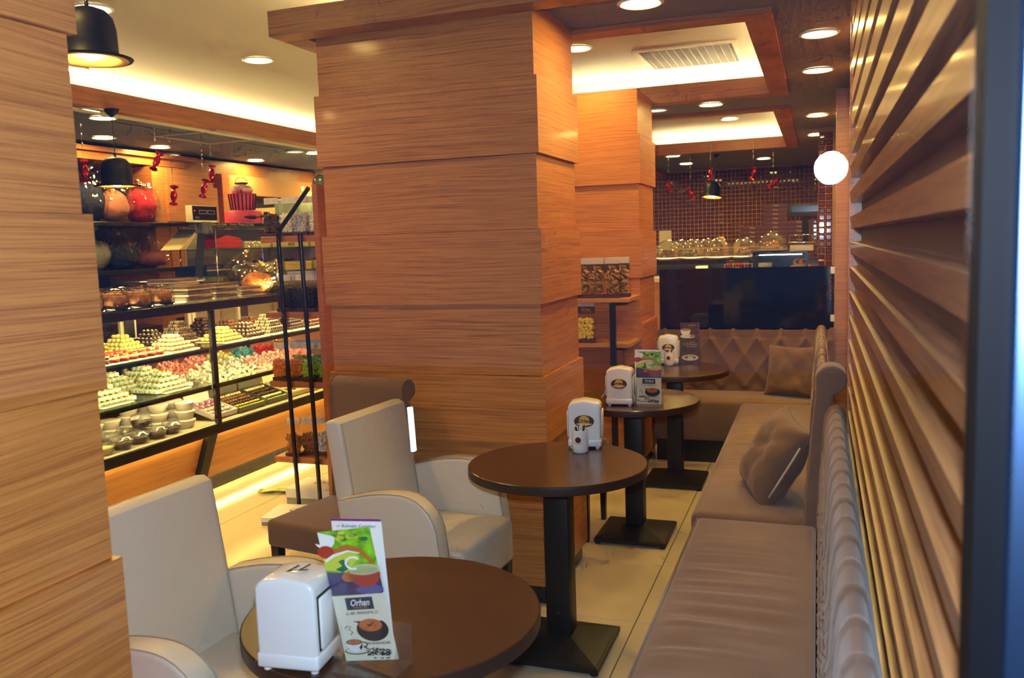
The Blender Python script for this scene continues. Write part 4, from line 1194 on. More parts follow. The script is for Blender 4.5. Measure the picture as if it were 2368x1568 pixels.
UF, UR, LF, LR = 'on the upper shelf, front row', 'on the upper shelf, back row', 'on the lower shelf, front row', 'on the lower shelf, back row'
def row(z, x, items, where):
    for k, (kd, y) in enumerate(items):
        same = [i for i, (q, _) in enumerate(items) if q == kd]
        extra = '' if len(same) == 1 else (', nearer one' if k == same[0] else ', farther one')
        if len(same) > 2 and k not in (same[0], same[-1]): extra = ', middle one'
        sweet_tray(kd, x, y, z, where=where + extra)
row(ZA, -3.80, [('cream', 4.28), ('lemon', 4.76), ('darkdot', 5.02), ('stripe', 5.28), ('log', 5.54), ('truffle', 5.80), ('milk', 6.06)], UF)
row(ZA, -4.16, [('gold', 3.98), ('lemon', 4.24), ('darkdot', 4.50), ('stripe', 4.76), ('log', 5.02), ('truffle', 5.28), ('milk', 5.54), ('truffle', 5.82), ('gold', 6.1)], UR)
row(ZC, -3.82, [('bluebox', 3.72), ('bluebox', 4.20), ('white', 4.62), ('white', 4.87), ('palepink', 5.12), ('palepink', 5.38), ('pink', 5.64)], LF)
row(ZC, -4.16, [('bluebox', 4.12), ('bluebox', 4.40), ('pink', 4.66), ('pink', 4.92), ('yellow', 5.18), ('teal', 5.44), ('red', 5.70), ('goldwrap', 5.96)], LR)

# fruit tartlets on the left part of the upper shelf
def make_tart(kind):
    t = thing('fruit_tartlet', 'x', 'cake', group='fruit tartlets in the display counter')
    bm = bm_new(); lathe(bm, [(.022, 0), (.034, .016), (.033, .018)], 14); obj('paper_cup', bm, REDJ if kind != 'choc' else CH, t, True)
    bm = bm_new(); ball(bm, (0, 0, .018), .031, 12, 6, (1, 1, .45)); obj('custard', bm, IV, t, True)
    if kind == 'kiwi':
        bm = bm_new(); lathe(bm, [(.018, 0), (.018, .006)], 14); o = obj('kiwi_slice', bm, mat('kiwi', (.42, .52, .03), .2), t); o.location = (.006, .008, .030); o.rotation_euler = (.35, -.35, 0)
        bm = bm_new(); ball(bm, (-.006, -.010, .034), .014, 10, 6, (1, .8, 1)); obj('strawberry', bm, REDJ, t, True)
    elif kind == 'jelly':
        bm = bm_new(); lathe(bm, [(.030, .022), (.028, .034), (.018, .038)], 14); obj('jelly', bm, REDJ, t, True)
    else:
        bm = bm_new(); rbox(bm, -.03, .03, -.014, .014, .024, .038, .006, 2); obj('chocolate_icing', bm, CH, t, True)
    return t
TT = {k: make_tart(k) for k in ('kiwi', 'jelly', 'choc')}
bm = bm_new(); rbox(bm, -3.94, -3.665, 3.30, 4.02, ZA + .0005, ZA + .006, .002, 1); tag(obj('cake_board', bm, TRAYM), 'card board under the fruit tartlets on the upper glass shelf', 'tray')
bm = bm_new(); rbox(bm, -3.94, -3.665, 4.03, 4.14, ZA + .0005, ZA + .006, .002, 1); tag(obj('cake_board', bm, TRAYM), 'short card board at the end of the row of fruit tartlets', 'tray')
usedT = set()
def tart(kind, x, y, lab):
    p = (x, y, ZA + .0062)
    if kind not in usedT: usedT.add(kind); o = TT[kind]; o.location = p; o['label'] = lab
    else: copy_tree(TT[kind], None, p, None, lab)
ORDN = ['nearest', 'second', 'third', 'fourth', 'fifth', 'sixth', 'seventh', 'eighth']
for k in range(5): tart('choc', -3.70, 3.36 + .07 * k, 'chocolate-topped tartlet in the front row, %s from the left' % ORDN[k])
for k in range(6): tart('kiwi', -3.70, 3.715 + .07 * k, 'tartlet with kiwi and strawberry in the front row, %s from the left' % ORDN[k])
for k in range(8): tart('kiwi', -3.785, 3.40 + .072 * k, 'tartlet with kiwi and strawberry in the second row, %s from the left' % ORDN[k])
for k in range(8): tart('jelly', -3.865, 3.42 + .072 * k, 'red jelly tartlet in the third row, %s from the left' % ORDN[k])

# ---- bottom deck: lidded bowls and boxes of chocolates
PLAST = glass('clear_plastic', tint=(.93, .93, .9), ior=1.6, rough=.04, milky=.10, gain=1.4)
FROST = mat('frosted_tub', (.80, .75, .60), .3)
def make_tub(kind):
    t = thing('dessert_tub', 'x', 'tub', group='lidded dessert tubs in the display counter')
    bm = bm_new(); lathe(bm, [(.045, 0), (.060, .045), (.062, .050)], 22, cap1=False)
    obj('bowl', bm, FROST if kind == 'white' else PLAST, t, True)
    bm = bm_new(); lathe(bm, [(.043, .003), (.057, .040), (0, .043)], 22, cap1=False); obj('pudding', bm, {'white': IV, 'choc': CH, 'lemon': LEM}[kind], t, True)
    bm = bm_new(); lathe(bm, [(.064, .050), (.064, .054), (.058, .056), (.050, .072 if kind == 'choc' else .058), (0, .076 if kind == 'choc' else .059)], 22, cap0=False, cap1=False); obj('lid', bm, PLAST if kind != 'white' else FROST, t, True)
    return t
TB = {k: make_tub(k) for k in ('white', 'choc', 'lemon')}; usedB = set()
def tub(kind, x, y, z, lab):
    if kind not in usedB: usedB.add(kind); o = TB[kind]; o.location = (x, y, z); o['label'] = lab
    else: copy_tree(TB[kind], None, (x, y, z), None, lab)
zt = ZD + .0045
for k in range(4): tub('choc', -3.70 - .012 * (k % 2), 3.72 + .135 * k, zt, 'clear tub of chocolate pudding in the front row, %s from the left' % ORDN[k])
for k in range(3): tub('choc', -3.84, 3.76 + .135 * k, zt, 'clear tub of chocolate pudding in the row behind, %s from the left' % ORDN[k])
tub('choc', -3.775, 3.95, zt + .075, 'clear tub of chocolate pudding stacked on top of the others')
tub('lemon', -3.70, 3.585, zt, 'tub of lemon cream at the left end of the bottom deck')
WP = [(-3.84, 4.165, 3), (-3.97, 4.06, 3), (-3.97, 4.20, 3), (-3.73, 4.275, 3), (-3.86, 4.31, 3), (-3.99, 3.80, 2), (-3.99, 3.93, 2), (-4.12, 3.86, 2)]
for i, (x, y, n) in enumerate(WP):
    for k in range(n):
        tub('white', x, y, zt + .056 * k, 'white lidded tub in stack %s from the left, %s' % (ORDN[i], ['at the bottom', 'in the middle', 'on top'][k] if n == 3 else ['at the bottom', 'on top'][k]))
bm = bm_new(); lathe(bm, [(.03, 0), (.055, .04), (.056, .042)], 22); o = tag(obj('small_bowl', bm, CERAM, None, True, loc=(-3.86, 4.225, zt + .172)), 'white bowl standing on the stacked tubs', 'bowl')
bm = bm_new(); lathe(bm, [(.05, 0), (.058, .012), (.056, .016), (.050, .008)], 22); tag(obj('black_dish', bm, BLACKG, None, True, loc=(-3.69, 3.455, zt)), 'small black dish at the left end of the bottom deck', 'dish')

def choc_box(label, y, L, Wd, bm_m, rows, lidm, x=-3.79):
    t = thing('chocolate_box', label, 'box of chocolates', (x, y, zt + .040), rot=(0, math.radians(17), 0), group='open boxes of chocolates on the bottom deck')
    bm = bm_new(); c_, s_ = math.cos(math.radians(17)), math.sin(math.radians(17)); prism(bm, [(Wd / 2, -.001), (-Wd / 2, -.001), (-Wd / 2 * c_ - .0, -.076), (Wd / 2 - .001, -.003)], -L / 2 + .01, L / 2 - .01, 'y'); obj('support_wedge', bm, BLACKP, t)
    h = .035
    bxo('box_floor', bm_m, t, -Wd / 2, Wd / 2, -L / 2, L / 2, 0, .004)
    for a in ((-Wd / 2, Wd / 2, -L / 2, -L / 2 + .005), (-Wd / 2, Wd / 2, L / 2 - .005, L / 2), (Wd / 2 - .005, Wd / 2, -L / 2 + .005, L / 2 - .005), (-Wd / 2, -Wd / 2 + .005, -L / 2 + .005, L / 2 - .005)):
        bxo('box_side', bm_m, t, a[0], a[1], a[2], a[3], .004, h)
    o = bxo('lid', lidm, t, -.004, .004, -L / 2, L / 2, 0, .10); o.location = (-Wd / 2 - .012, 0, .006); o.rotation_euler = (0, math.radians(-25), 0)
    ny = int((L - .02) / .026); nx = len(rows); bs = {}
    for i, m_ in enumerate(rows):
        for j in range(ny):
            mm_ = m_[(j + i) % len(m_)] if isinstance(m_, (list, tuple)) else m_
            b = bs.setdefault(mm_.name, (bm_new(), mm_))[0]
            xx = Wd / 2 - .018 - (Wd - .036) * i / (nx - 1); yy = -L / 2 + .020 + (L - .04) * j / max(1, ny - 1)
            ball(b, (xx, yy, .022), .0125, 8, 5, (1, 1, .8))
    for b, mm_ in bs.values(): tag(obj('chocolates', b, mm_, t, True), kind='stuff')
    return t
MGT = mat('magenta_egg', (.62, .06, .55), .25, metal=.3); AQE = mat('mint_egg', (.45, .72, .62), .3); PCH = mat('peach_egg', (.85, .60, .40), .3); WBX = mat('white_card', (.80, .78, .70), .5); OLV = mat('dark_olive_card', (.06, .07, .045), .5); CBX = mat('cream_card', (.78, .70, .42), .5)
choc_box('open white box of pastel and magenta eggs', 4.60, .24, .22, WBX, [[MGT, AQE, MGT], [AQE, PCH], [PCH, WHW], [MGT, PCH], [AQE, MGT]], WBX)
choc_box('open dark box of chocolates in gold and green foil, nearer one', 4.88, .30, .24, OLV, [GRN, GOLDF, CH, MCH, MCH, IV], OLV)
choc_box('open dark box of chocolates in gold and green foil, farther one', 5.18, .26, .24, OLV, [GRN, IV, CH, CH, IV], OLV)
choc_box('open cream box of brown chocolates', 5.47, .26, .24, CBX, [[MCH, CH], [CH, MCH], [MCH, IV], [CH, MCH]], CBX)
choc_box('open cream box of brown chocolates near the rack', 5.76, .26, .24, CBX, [[CH, IV], [MCH, CH], [IV, CH], [CH, MCH]], CBX)
def tissue(label, x, y, z, m_, r=.06):
    bm = bm_new(); n = 20; rr = random.Random(int(y * 1000))
    c0 = bm.verts.new((0, 0, 0)); ringp = None
    rings = []
    for k in range(1, 5):
        rings.append([bm.verts.new((r * k / 4 * math.cos(2 * PI * j / n), r * k / 4 * math.sin(2 * PI * j / n), (k / 4) ** 1.5 * r * 1.1 * rr.uniform(.6, 1.25))) for j in range(n)])
    for j in range(n): bm.faces.new((c0, rings[0][j], rings[0][(j + 1) % n]))
    for a, b in zip(rings, rings[1:]):
        for j in range(n): bm.faces.new((a[j], a[(j + 1) % n], b[(j + 1) % n], b[j]))
    t = thing('paper_flower', label, 'decoration', (x, y, z), group='crepe paper flowers in the counter')
    obj('petals', bm, m_, t)
    bm = bm_new(); ball(bm, (0, 0, .022), .016, 8, 6); obj('bud', bm, GRN, t, True)
tissue('yellow crepe paper flower behind the dark chocolate boxes', -4.16, 4.84, zt, mat('crepe_yellow', (.75, .62, .12), .7), .08)
tissue('pink crepe paper flower behind the dark chocolate boxes', -4.16, 5.05, zt, mat('crepe_pink', (.70, .20, .22), .7), .08)
tissue('yellow crepe paper flower behind the cream chocolate boxes', -4.14, 5.27, zt, mat('crepe_yellow', (0, 0, 0)), .08)
tissue('crimson crepe paper flower behind the white tubs', -4.20, 4.36, zt, mat('crepe_red', (.55, .05, .09), .7), .07)

# ---- on top of the counter
ZTT = ZT + .0085
def make_cakebox(seed):
    t = thing('cake_container', 'x', 'container', group='clear cake containers on the counter')
    bm = bm_new(); lathe(bm, [(.080, 0), (.084, .006), (.080, .008)], 26); obj('black_base', bm, BLACKG, t, True)
    bm = bm_new(); lathe(bm, [(.068, .009), (.070, .045), (.060, .052), (0, .055)], 26, cap1=False); obj('cake', bm, mat('cookie_brown', (.34, .13, .035), .5, var=(60, .5)), t, True)
    rr = random.Random(seed); bm = bm_new()
    for k in range(26):
        a, q = rr.uniform(0, 6.28), .058 * math.sqrt(rr.random()); ball(bm, (q * math.cos(a), q * math.sin(a), .054), .012, 6, 4, (1, 1, .6))
    tag(obj('nut_topping', bm, mat('nut_topping', (.50, .22, .06), .35), t, True), kind='stuff')
    bm = bm_new(); n = 36; pr = [(.081, .008), (.079, .045), (.075, .060), (.060, .076), (.03, .080), (0, .080)]
    rings = []
    for r, z in pr[:-1]: rings.append([bm.verts.new((r * (1 + .02 * (k % 2) * (r > .05)) * math.cos(2 * PI * k / n), r * (1 + .02 * (k % 2) * (r > .05)) * math.sin(2 * PI * k / n), z)) for k in range(n)])
    for a, b in zip(rings, rings[1:]):
        for k in range(n): bm.faces.new((a[k], a[(k + 1) % n], b[(k + 1) % n], b[k]))
    bm.faces.new(rings[-1]); obj('clear_lid', bm, FILM, t)
    return t
cbx = make_cakebox(3); first = True
CB = [(-3.72, 3.40), (-3.72, 3.58), (-3.72, 3.76), (-3.72, 3.94), (-3.72, 4.12), (-3.90, 3.62), (-3.90, 3.81), (-3.90, 4.00), (-3.90, 4.19)]
for i, (x, y) in enumerate(CB):
    lab = 'clear cake container on the counter, %s row, %s from the left' % (('front', ORDN[i]) if i < 5 else ('back', ORDN[i - 5]))
    cbx.scale = (1.08, 1.08, 1.45)
    if first: cbx.location = (x, y, ZTT); cbx['label'] = lab; first = False
    else: copy_tree(cbx, None, (x, y, ZTT), None, lab)
FILMT = glass('flat_lid', tint=(.9, .9, .88), ior=1.6, rough=.05, milky=.12, gain=1.6)
for i, (x, y, n) in enumerate(((-3.72, 4.36, 3), (-3.72, 4.62, 3), (-3.98, 4.55, 4), (-3.72, 4.88, 2))):
    for k in range(n):
        t = thing('biscuit_box', 'flat box of biscuits with clear lid, stack %s from the left, layer %s' % (ORDN[i], ['one', 'two', 'three', 'four'][k]), 'box', (x, y, ZTT + .036 * k), group='flat biscuit boxes on the counter')
        bxo('tray', CBX, t, -.11, .11, -.115, .115, 0, .008); bxo('biscuits', mat('biscuit_brown', (.32, .13, .05), .6, var=(40, .5)), t, -.10, .10, -.105, .105, .008, .024); bxo('lid', FILMT, t, -.109, .109, -.114, .114, .0085, .034)
# weighing scale: platform, pole, display
sc = thing('weighing_scale', 'shop weighing scale with black display pole on the counter', 'scale', (-4.28, 4.98, ZTT))
bxo('housing', mat('scale_grey', (.45, .42, .36), .5), sc, -.20, .12, -.36, .12, .0, .085, .012); bm = bm_new(); rbox(bm, -.22, .12, -.40, .10, .095, .120, .006); obj('platform', bm, CHROME, sc, True, ang=40)
bm = bm_new(); tube(bm, [(-.0, .16, 0), (.01, .19, .26), (.03, .22, .50)], .036, 4); obj('pole', bm, BLACKM, sc)
bxo('neck', mat('scale_grey2', (.06, .06, .065), .5), sc, .0, .07, .17, .29, .44, .52, .006)
dsp = bxo('display_head', mat('scale_ivory', (.68, .58, .35), .4), sc, .0, .06, .085, .355, .52, .640, .006); bxo('screen', BLACKG, dsp, .0603, .064, .09, .35, .535, .635)
bxo('led_dot', emis('red_led', (1, .02, .01), 6), dsp, .0642, .066, .105, .111, .598, .604)
for yy in (.155, .245): 
    bm = bm_new()
    for a in ((yy, yy + .08, .604, .6065), (yy, yy + .08, .580, .5825), (yy, yy + .0025, .580, .6065), (yy + .0775, yy + .08, .580, .6065)): box(bm, .0642, .0655, a[0], a[1], a[2], a[3])
    obj('window_line', bm, mat('grey_print', (.35, .33, .28), .5), dsp)
text_mesh('display_text', 'TERAZİ', .014, mat('grey_print', (.35, .33, .28), .5), dsp, Matrix.Translation((.0648, .13, .552)) @ Matrix.Rotation(PI / 2, 4, 'Z') @ Matrix.Rotation(PI / 2, 4, 'X'))
# cellophane basket of biscuits near the rack

# ================================================================== cellophane gifts
SHINE = glass('cellophane_fold', tint=(.9, .9, .86), ior=2.2, rough=.08)
def gift(label, loc, size, m_, seed, fluffy=True, group='cellophane-wrapped gifts', tail=(0, .1, .16), name='wrapped_gift'):
    t = thing(name, label, 'gift', loc, group=group)
    rr = random.Random(seed); off = rr.uniform(0, 50)
    def blob(s, amp, fr, u=28, v=18, spike=None):
        b = bmesh.new(); bmesh.ops.create_uvsphere(b, u_segments=u, v_segments=v, radius=1)
        for w in b.verts:
            d = w.co.normalized(); q = 1 + amp * noise.noise(d * fr + Vector((off, 0, 0))) + amp * .5 * noise.noise(d * fr * 2.7 + Vector((off, 3, 0)))
            c = Vector((d.x * s[0] * q, d.y * s[1] * q, s[2] + d.z * s[2] * q))
            if spike:
                k = max(0, d.dot(Vector(spike).normalized())); c += Vector(spike) * (k ** 7) * .9
            if c.z < 0: c.z = 0
            w.co = c
        return b
    obj('soft_filling', blob([q * .86 for q in size], .12, 1.6), m_, t, True)
    fb_ = blob([q * 1.06 for q in size], .14, 2.6, 34, 22, tail)
    for w in fb_.verts: w.co *= 1 + rr.uniform(-.035, .035)
    for w in fb_.verts: w.co.z = max(w.co.z, .0005)
    obj('cellophane', fb_, FILM, t)
    bm = bm_new()                                          # pleats pulled up towards the tie
    for k in range(14):
        a = rr.uniform(0, 6.28); e = rr.uniform(.75, 1.12); z0 = size[2] * rr.uniform(.5, 1.5)
        p0 = Vector((size[0] * e * math.cos(a), size[1] * e * math.sin(a), z0)); p1 = Vector((0, 0, size[2] * 2.05)) + Vector(tail) * .4 * rr.random()
        n_ = Vector((-math.sin(a), math.cos(a), 0)) * .012
        v = [bm.verts.new(p0 - n_), bm.verts.new(p0 + n_ * .5 + Vector((0, 0, .02))), bm.verts.new(p0.lerp(p1, .6) * 1.05 + n_ * .6), bm.verts.new(p1)]
        bm.faces.new((v[0], v[1], v[2])); bm.faces.new((v[0], v[2], v[3]))
    obj('pleats', bm, SHINE, t)
    bm = bm_new(); p = Vector((0, 0, size[2] * 2)) + Vector(tail) * .35; ball(bm, p, .018, 8, 5); obj('tie', bm, mat('gold_tie', (.7, .5, .15), .3, .5), t, True)
    return t
NVY = mat('navy_towel', (.015, .022, .075), .9, bump=(120, .5)); SAL = mat('salmon_towel', (.62, .24, .17), .9, bump=(120, .5)); CRM = mat('crimson_towel', (.55, .012, .03), .9, bump=(120, .5)); ROS = mat('rose_towel', (.60, .16, .17), .9, bump=(120, .5)); SLV = mat('silver_tissue', (.42, .42, .32), .5, bump=(90, .6)); INK = mat('ink_towel', (.02, .035, .07), .9, bump=(120, .5))
Z1, Z2 = 1.895, 1.485
shf = thing('gift_shelf', 'black wall shelves of cellophane gifts at the far left', 'shelf', (0, 0, 0))
bxo('shelf_board', BLACKP, shf, X0 + .001, -5.62, 3.6, 6.90, Z1 - .035, Z1, .003, 1)
bxo('shelf_board', BLACKP, shf, X0 + .001, -5.62, 3.6, 6.62, Z2 - .035, Z2, .003, 1)
bxo('back_panel', mat('slate_panel', (.07, .075, .095), .7), shf, X0 + .001, X0 + .02, 3.6, 6.5, 1.0, 2.42)
bxo('oak_panel', OAK, shf, X0 + .001, -5.78, 6.62, 7.28, 1.0, 2.42)
bxo('oak_panel', OAK, shf, -5.80, -5.765, 6.60, 7.32, Z1 + .02, 2.26)
bxo('oak_return', OAK, shf, X0 + .001, -5.79, 6.44, 6.62, .8, 2.42)
bxo('low_cabinet', BLACKP, shf, X0 + .001, -5.80, 3.6, 6.6, 0, .95)
gift('navy towel gift in cellophane at the left end of the upper shelf', (-5.92, W(205, 512, x=-5.92).y, Z1 + .001), (.17, .19, .20), NVY, 1)
gift('salmon towel gift in cellophane in the middle of the upper shelf', (-5.84, W(264, 512, x=-5.84).y, Z1 + .001), (.15, .165, .165), SAL, 2)
gift('crimson towel gift in cellophane at the right end of the upper shelf', (-5.86, W(328, 512, x=-5.86).y, Z1 + .001), (.16, .165, .18), CRM, 3, tail=(.06, -.10, .06))
gift('silver tissue gift in cellophane at the left end of the lower shelf', (-5.92, W(222, 622, x=-5.92).y, Z2 + .001), (.16, .16, .155), SLV, 4)
gift('ink-blue towel gift in cellophane in the middle of the lower shelf', (-5.84, W(280, 622, x=-5.84).y, Z2 + .001), (.16, .18, .135), INK, 5, tail=(.08, -.10, .14))
gift('rose towel gift in cellophane at the right end of the lower shelf', (-5.88, W(352, 622, x=-5.88).y, Z2 + .001), (.16, .17, .10), ROS, 6, tail=(.02, -.06, .24))
# oak fascia under the left soffit
fas = thing('trim_5', 'oak fascia boards above the gift shelves', None, kind='structure')
bxo('fascia_board', OAK, fas, X0 + .001, -5.84, 1.0, 6.95, 2.435, 2.50); bxo('fascia_board', OAK, fas, X0 + .001, -5.80, 1.0, 7.1, 2.505, 2.545)
bxo('fascia_board', BEAMW, fas, X0 + .001, -5.86, 6.95, 9.3, 2.42, 2.55)
bxo('end_panel', mat('pale_oak_panel', (.55, .30, .11), .5), fas, X0 + .001, -5.86, 7.6, 9.3, 2.22, 2.42)
bxo('grey_panel', mat('grey_panel', (.36, .36, .36), .6), fas, X0 + .001, X0 + .03, 7.0, 9.3, 1.0, 2.42)
bxo('oak_jamb', OAK, fas, X0 + .001, -5.84, 7.50, 7.62, 0, 2.42)
# far end of the sales side
endw = wallbox('wall_partition', CREAMP, X0, -4.0, 9.3, 9.4, 0, 3.0, 'cream partition at the far end of the sales counter')
scr = thing('lit_screen', 'blue glowing screen behind the rack of nut bags', 'screen', (-5.0, 9.1, 0))
bxo('stand', BLACKP, scr, -.03, .03, -.02, .02, 0, 1.62); bxo('bezel', WHITEP, scr, -.26, .26, -.015, .015, 1.62, 1.98, .004); bxo('picture', emis('blue_screen', (.03, .12, 1.0), 3.0), scr, -.23, .23, -.0165, -.0152, 1.65, 1.95)
ctn = thing('paper_bag', 'brown paper bag standing behind the striped cake', 'bag', (-5.75, 8.35, 1.62))
bxo('bag_body', mat('kraft_paper', (.55, .34, .12), .8, var=(8, .15)), ctn, -.14, .14, -.26, .26, 0, .46, .01); bxo('side_fold', mat('grey_board', (.25, .25, .27), .7), ctn, -.12, .12, .262, .62, 0, .44)
bxo('shelf_under', BLACKP, ctn, -.2, .2, -1.0, .7, -.04, -.001)

# ---- glass tower of gift boxes behind the counter
tw = thing('glass_shelves', 'open glass shelf unit of gift boxes behind the counter', 'shelf', (0, 0, 0))
XT0, XT1, YT0, YT1 = -5.25, -4.85, 5.72, 8.6
S1, S2, S3 = 1.835, 1.640, 1.412
for z, y0 in ((S1, 5.78), (S2, 5.72), (S3, 5.72)):
    o = bxo('glass_shelf', SHELFG, tw, XT0, XT1, y0, YT1, z - .010, z); bxo('shelf_edge', EDGEG, o, XT1 + .0002, XT1 + .003, y0, YT1, z - .010, z)
bxo('top_board', BLACKP, tw, XT0, XT1 - .006, 5.78, YT1, S1 + .0005, S1 + .026)
for y in (6.10, 7.4, 8.55): bm = bm_new(); tube(bm, [(XT1 - .01, y, .92), (XT1 - .01, y, S1 - .011)], .006, 8); obj('post', bm, CHROME, tw, True)
for y in (6.10, 7.4, 8.55): bm = bm_new(); tube(bm, [(XT0 + .01, y, .92), (XT0 + .01, y, S1 - .011)], .006, 8); obj('post', bm, CHROME, tw, True)
bxo('lower_cabinet', CASEW, tw, XT0 - .1, XT1 + .05, 5.6, YT1, 0, .92)
bxo('back_glass', mat('tower_back', (.48, .44, .30), .5), tw, XT0 - .02, XT0 - .006, 6.2, YT1, .92, S1 - .012)
sg = text_mesh('shelf_lettering', 'Orhan Pasta & Cafe   Orhan Pasta & Cafe', .024, GOLDL, tw, Matrix.Translation((XT1 - .0055, 6.28, S1 + .013)) @ Matrix.Rotation(PI / 2, 4, 'Z') @ Matrix.Rotation(PI / 2, 4, 'X'), width=.72)
ZK = S1 + .027
# striped two-tier cake
ck = thing('tiered_cake', 'pink two-tier show cake with black stripes, bow and sugar rose', 'cake', (-5.05, 6.76, ZK)); ck.scale = (.82, .82, .86)
PK = mat('fondant_pink', (.72, .05, .13), .5); FBK = mat('fondant_black', (.015, .013, .013), .5); FRS = mat('fondant_rose', (.78, .42, .42), .5)
bm = bm_new(); lathe(bm, [(.205, 0), (.205, .125), (.195, .138), (0, .139)], 40, cap1=False); obj('lower_tier', bm, PK, ck, True, ang=40)
bm = bm_new(); lathe(bm, [(.125, .139), (.150, .325), (0, .326)], 40, cap1=False); up = obj('upper_tier', bm, PK, ck, True, ang=40)
for k in range(20):
    a = 2 * PI * k / 20; bm = bm_new()
    tube(bm, [(.128 * math.cos(a), .128 * math.sin(a), .142), (.139 * math.cos(a), .139 * math.sin(a), .235), (.150 * math.cos(a), .150 * math.sin(a), .322)], .0085, 5); obj('stripe', bm, FBK, up)
bm = bm_new()
for k in range(44):
    a = 2 * PI * k / 44; ball(bm, (.135 * math.cos(a), .135 * math.sin(a), .142), .006, 5, 4); ball(bm, (.207 * math.cos(a), .207 * math.sin(a), .006), .006, 5, 4)
tag(obj('pearls', bm, CERAM, ck, True), kind='stuff')
bm = bm_new(); tube(bm, [(.208 * math.cos(a), .208 * math.sin(a), .075 + .01 * math.sin(3 * a)) for a in [-.9 + .15 * k for k in range(13)]], [.006, .012, .018, .02, .02, .012, .006, .012, .02, .02, .018, .012, .006], 8); obj('ribbon', bm, FBK, ck, True)
bw = bm_new(); rbox(bw, .17, .225, .13, .20, .04, .13, .012); obj('bow', bw, FBK, ck, True); bm = bm_new(); ball(bm, (.222, .165, .09), .02, 10, 7, (.5, 1, 1)); obj('brooch', bm, IV, ck, True)
for k in range(9):
    a = 2 * PI * k / 9; q = .065 if k < 7 else .02; bm = bm_new(); ball(bm, (q * math.cos(a), q * math.sin(a), .365 + (.03 if k >= 7 else 0)), .062, 10, 7, (1, 1, .75)); obj('rose_petal', bm, FRS, ck, True)
bm = bm_new(); tube(bm, [(.085, -.03, .36), (.09, 0, .39), (.085, .035, .40)], [.01, .022, .006], 6); obj('leaf_bow', bm, FBK, ck, True)
bm = bm_new(); lathe(bm, [(.075, .43), (.07, .445), (0, .447)], 18); obj('hat_brim', bm, FBK, ck, True)
bm = bm_new(); tube(bm, [(.03 * math.cos(a) * 1.6, .05 * math.cos(a), .445 + .055 * math.sin(a)) for a in [PI * k / 10 for k in range(11)]], .004, 6); obj('wire_loop', bm, CHROME, ck, True)
# pale blue square cake with a figure one, white cake with a black dome
bc = thing('birthday_cake', 'pale blue square show cake topped with a figure one', 'cake', (-5.05, 7.66, ZK)); BLU = mat('fondant_blue', (.42, .62, .58), .5)
bxo('tier', BLU, bc, -.15, .15, -.20, .20, 0, .26, .02); text_mesh('number_one', '1', .12, BLU, bc, Matrix.Translation((.02, .08, .345)) @ Matrix.Rotation(PI / 2, 4, 'Z') @ Matrix.Rotation(PI / 2, 4, 'X'), extrude=.012, bold=.004)
bm = bm_new()
for y_, z_, r_ in ((.08, .275, .035), (.045, .265, .022), (.115, .265, .022)): ball(bm, (.02, y_, z_), r_, 10, 7)
obj('icing_mound', bm, BLU, bc, True)
wc = thing('white_cake', 'tall white show cake with frilled icing and a black dome on top', 'cake', (-5.05, 8.12, ZK))
bxo('tier', IV, wc, -.15, .15, -.19, .19, 0, .36, .03)
bm = bm_new()
for k in range(30):
    a = random.uniform(0, 6.28); q = random.uniform(0, .09); ball(bm, (q * math.cos(a), q * math.sin(a), .37 + .09 * (1 - q / .1)), .03, 6, 5)
obj('icing_frill', bm, IV, wc, True); bm = bm_new(); ball(bm, (0, 0, .47), .075, 16, 10); obj('black_dome', bm, mat('dome_black', (.04, .05, .045), .25), wc, True)
bm = bm_new(); ball(bm, (0, -.14, .45), .03, 8, 6, (.4, .5, 1.2)); obj('black_plume', bm, FBK, wc, True)
# boxes
def gbox(label, y, z, L, H, m_, D=.34, x=-5.05, ribbon=None, lidm=None, name='gift_box', rz=0):
    t = thing(name, label, 'box', (x, y, z + .001), rz, group='gift boxes on the glass shelves')
    bxo('box_body', m_, t, -D / 2, D / 2, -L / 2, L / 2, 0, H * .62, .002, 1); bxo('box_lid', lidm or m_, t, -D / 2 - .003, D / 2 + .003, -L / 2 - .003, L / 2 + .003, H * .62, H, .002, 1)
    if ribbon:
        bxo('ribbon', ribbon, t, -D / 2 - .005, D / 2 + .005, L * .18, L * .18 + .035, -.0005, H + .002)
        bm = bm_new()
        for s in (-1, 1): tube(bm, [(0, L * .2, H + .004), (.0, L * .2 + s * .05, H + .035), (0, L * .2 + s * .09, H + .018), (0, L * .2 + s * .02, H + .006)], .010, 5)
        obj('bow', bm, ribbon, t, True)
    return t
CARD = mat('ivory_carton', (.66, .58, .34), .5); REDB = mat('red_carton', (.55, .03, .03), .45); BLUB = mat('navy_carton', (.012, .03, .11), .5); BRR = mat('brown_ribbon', (.10, .045, .015), .4); GLDC = mat('gold_carton', (.58, .46, .14), .5)
gbox('red pointed gift box on the middle glass shelf', 6.30, S2, .36, .075, REDB)
gbox('plain white gift box beside the red one', 6.72, S2, .40, .062, CARD)
gbox('long ivory gift box with a small label, nearer one', 7.25, S2, .60, .062, CARD); gbox('long ivory gift box with a small label, farther one', 7.90, S2, .62, .062, CARD)
gbox('navy gift box with a gold band on the lower glass shelf', 6.27, S3, .56, .085, BLUB, lidm=BLUB)
gbox('gold gift box with brown ribbon, nearest of three', 6.86, S3, .42, .085, GLDC, ribbon=BRR); gbox('gold gift box with brown ribbon, middle of three', 7.36, S3, .46, .085, GLDC, ribbon=BRR); gbox('gold gift box with brown ribbon, farthest of three', 7.90, S3, .50, .085, GLDC, ribbon=BRR)
o = [k for k in bpy.data.objects if k.get('label', '').startswith('navy gift box')][0]; bxo('gold_band', GOLDL, o, .1702, .178, -.283, .283, .040, .050)
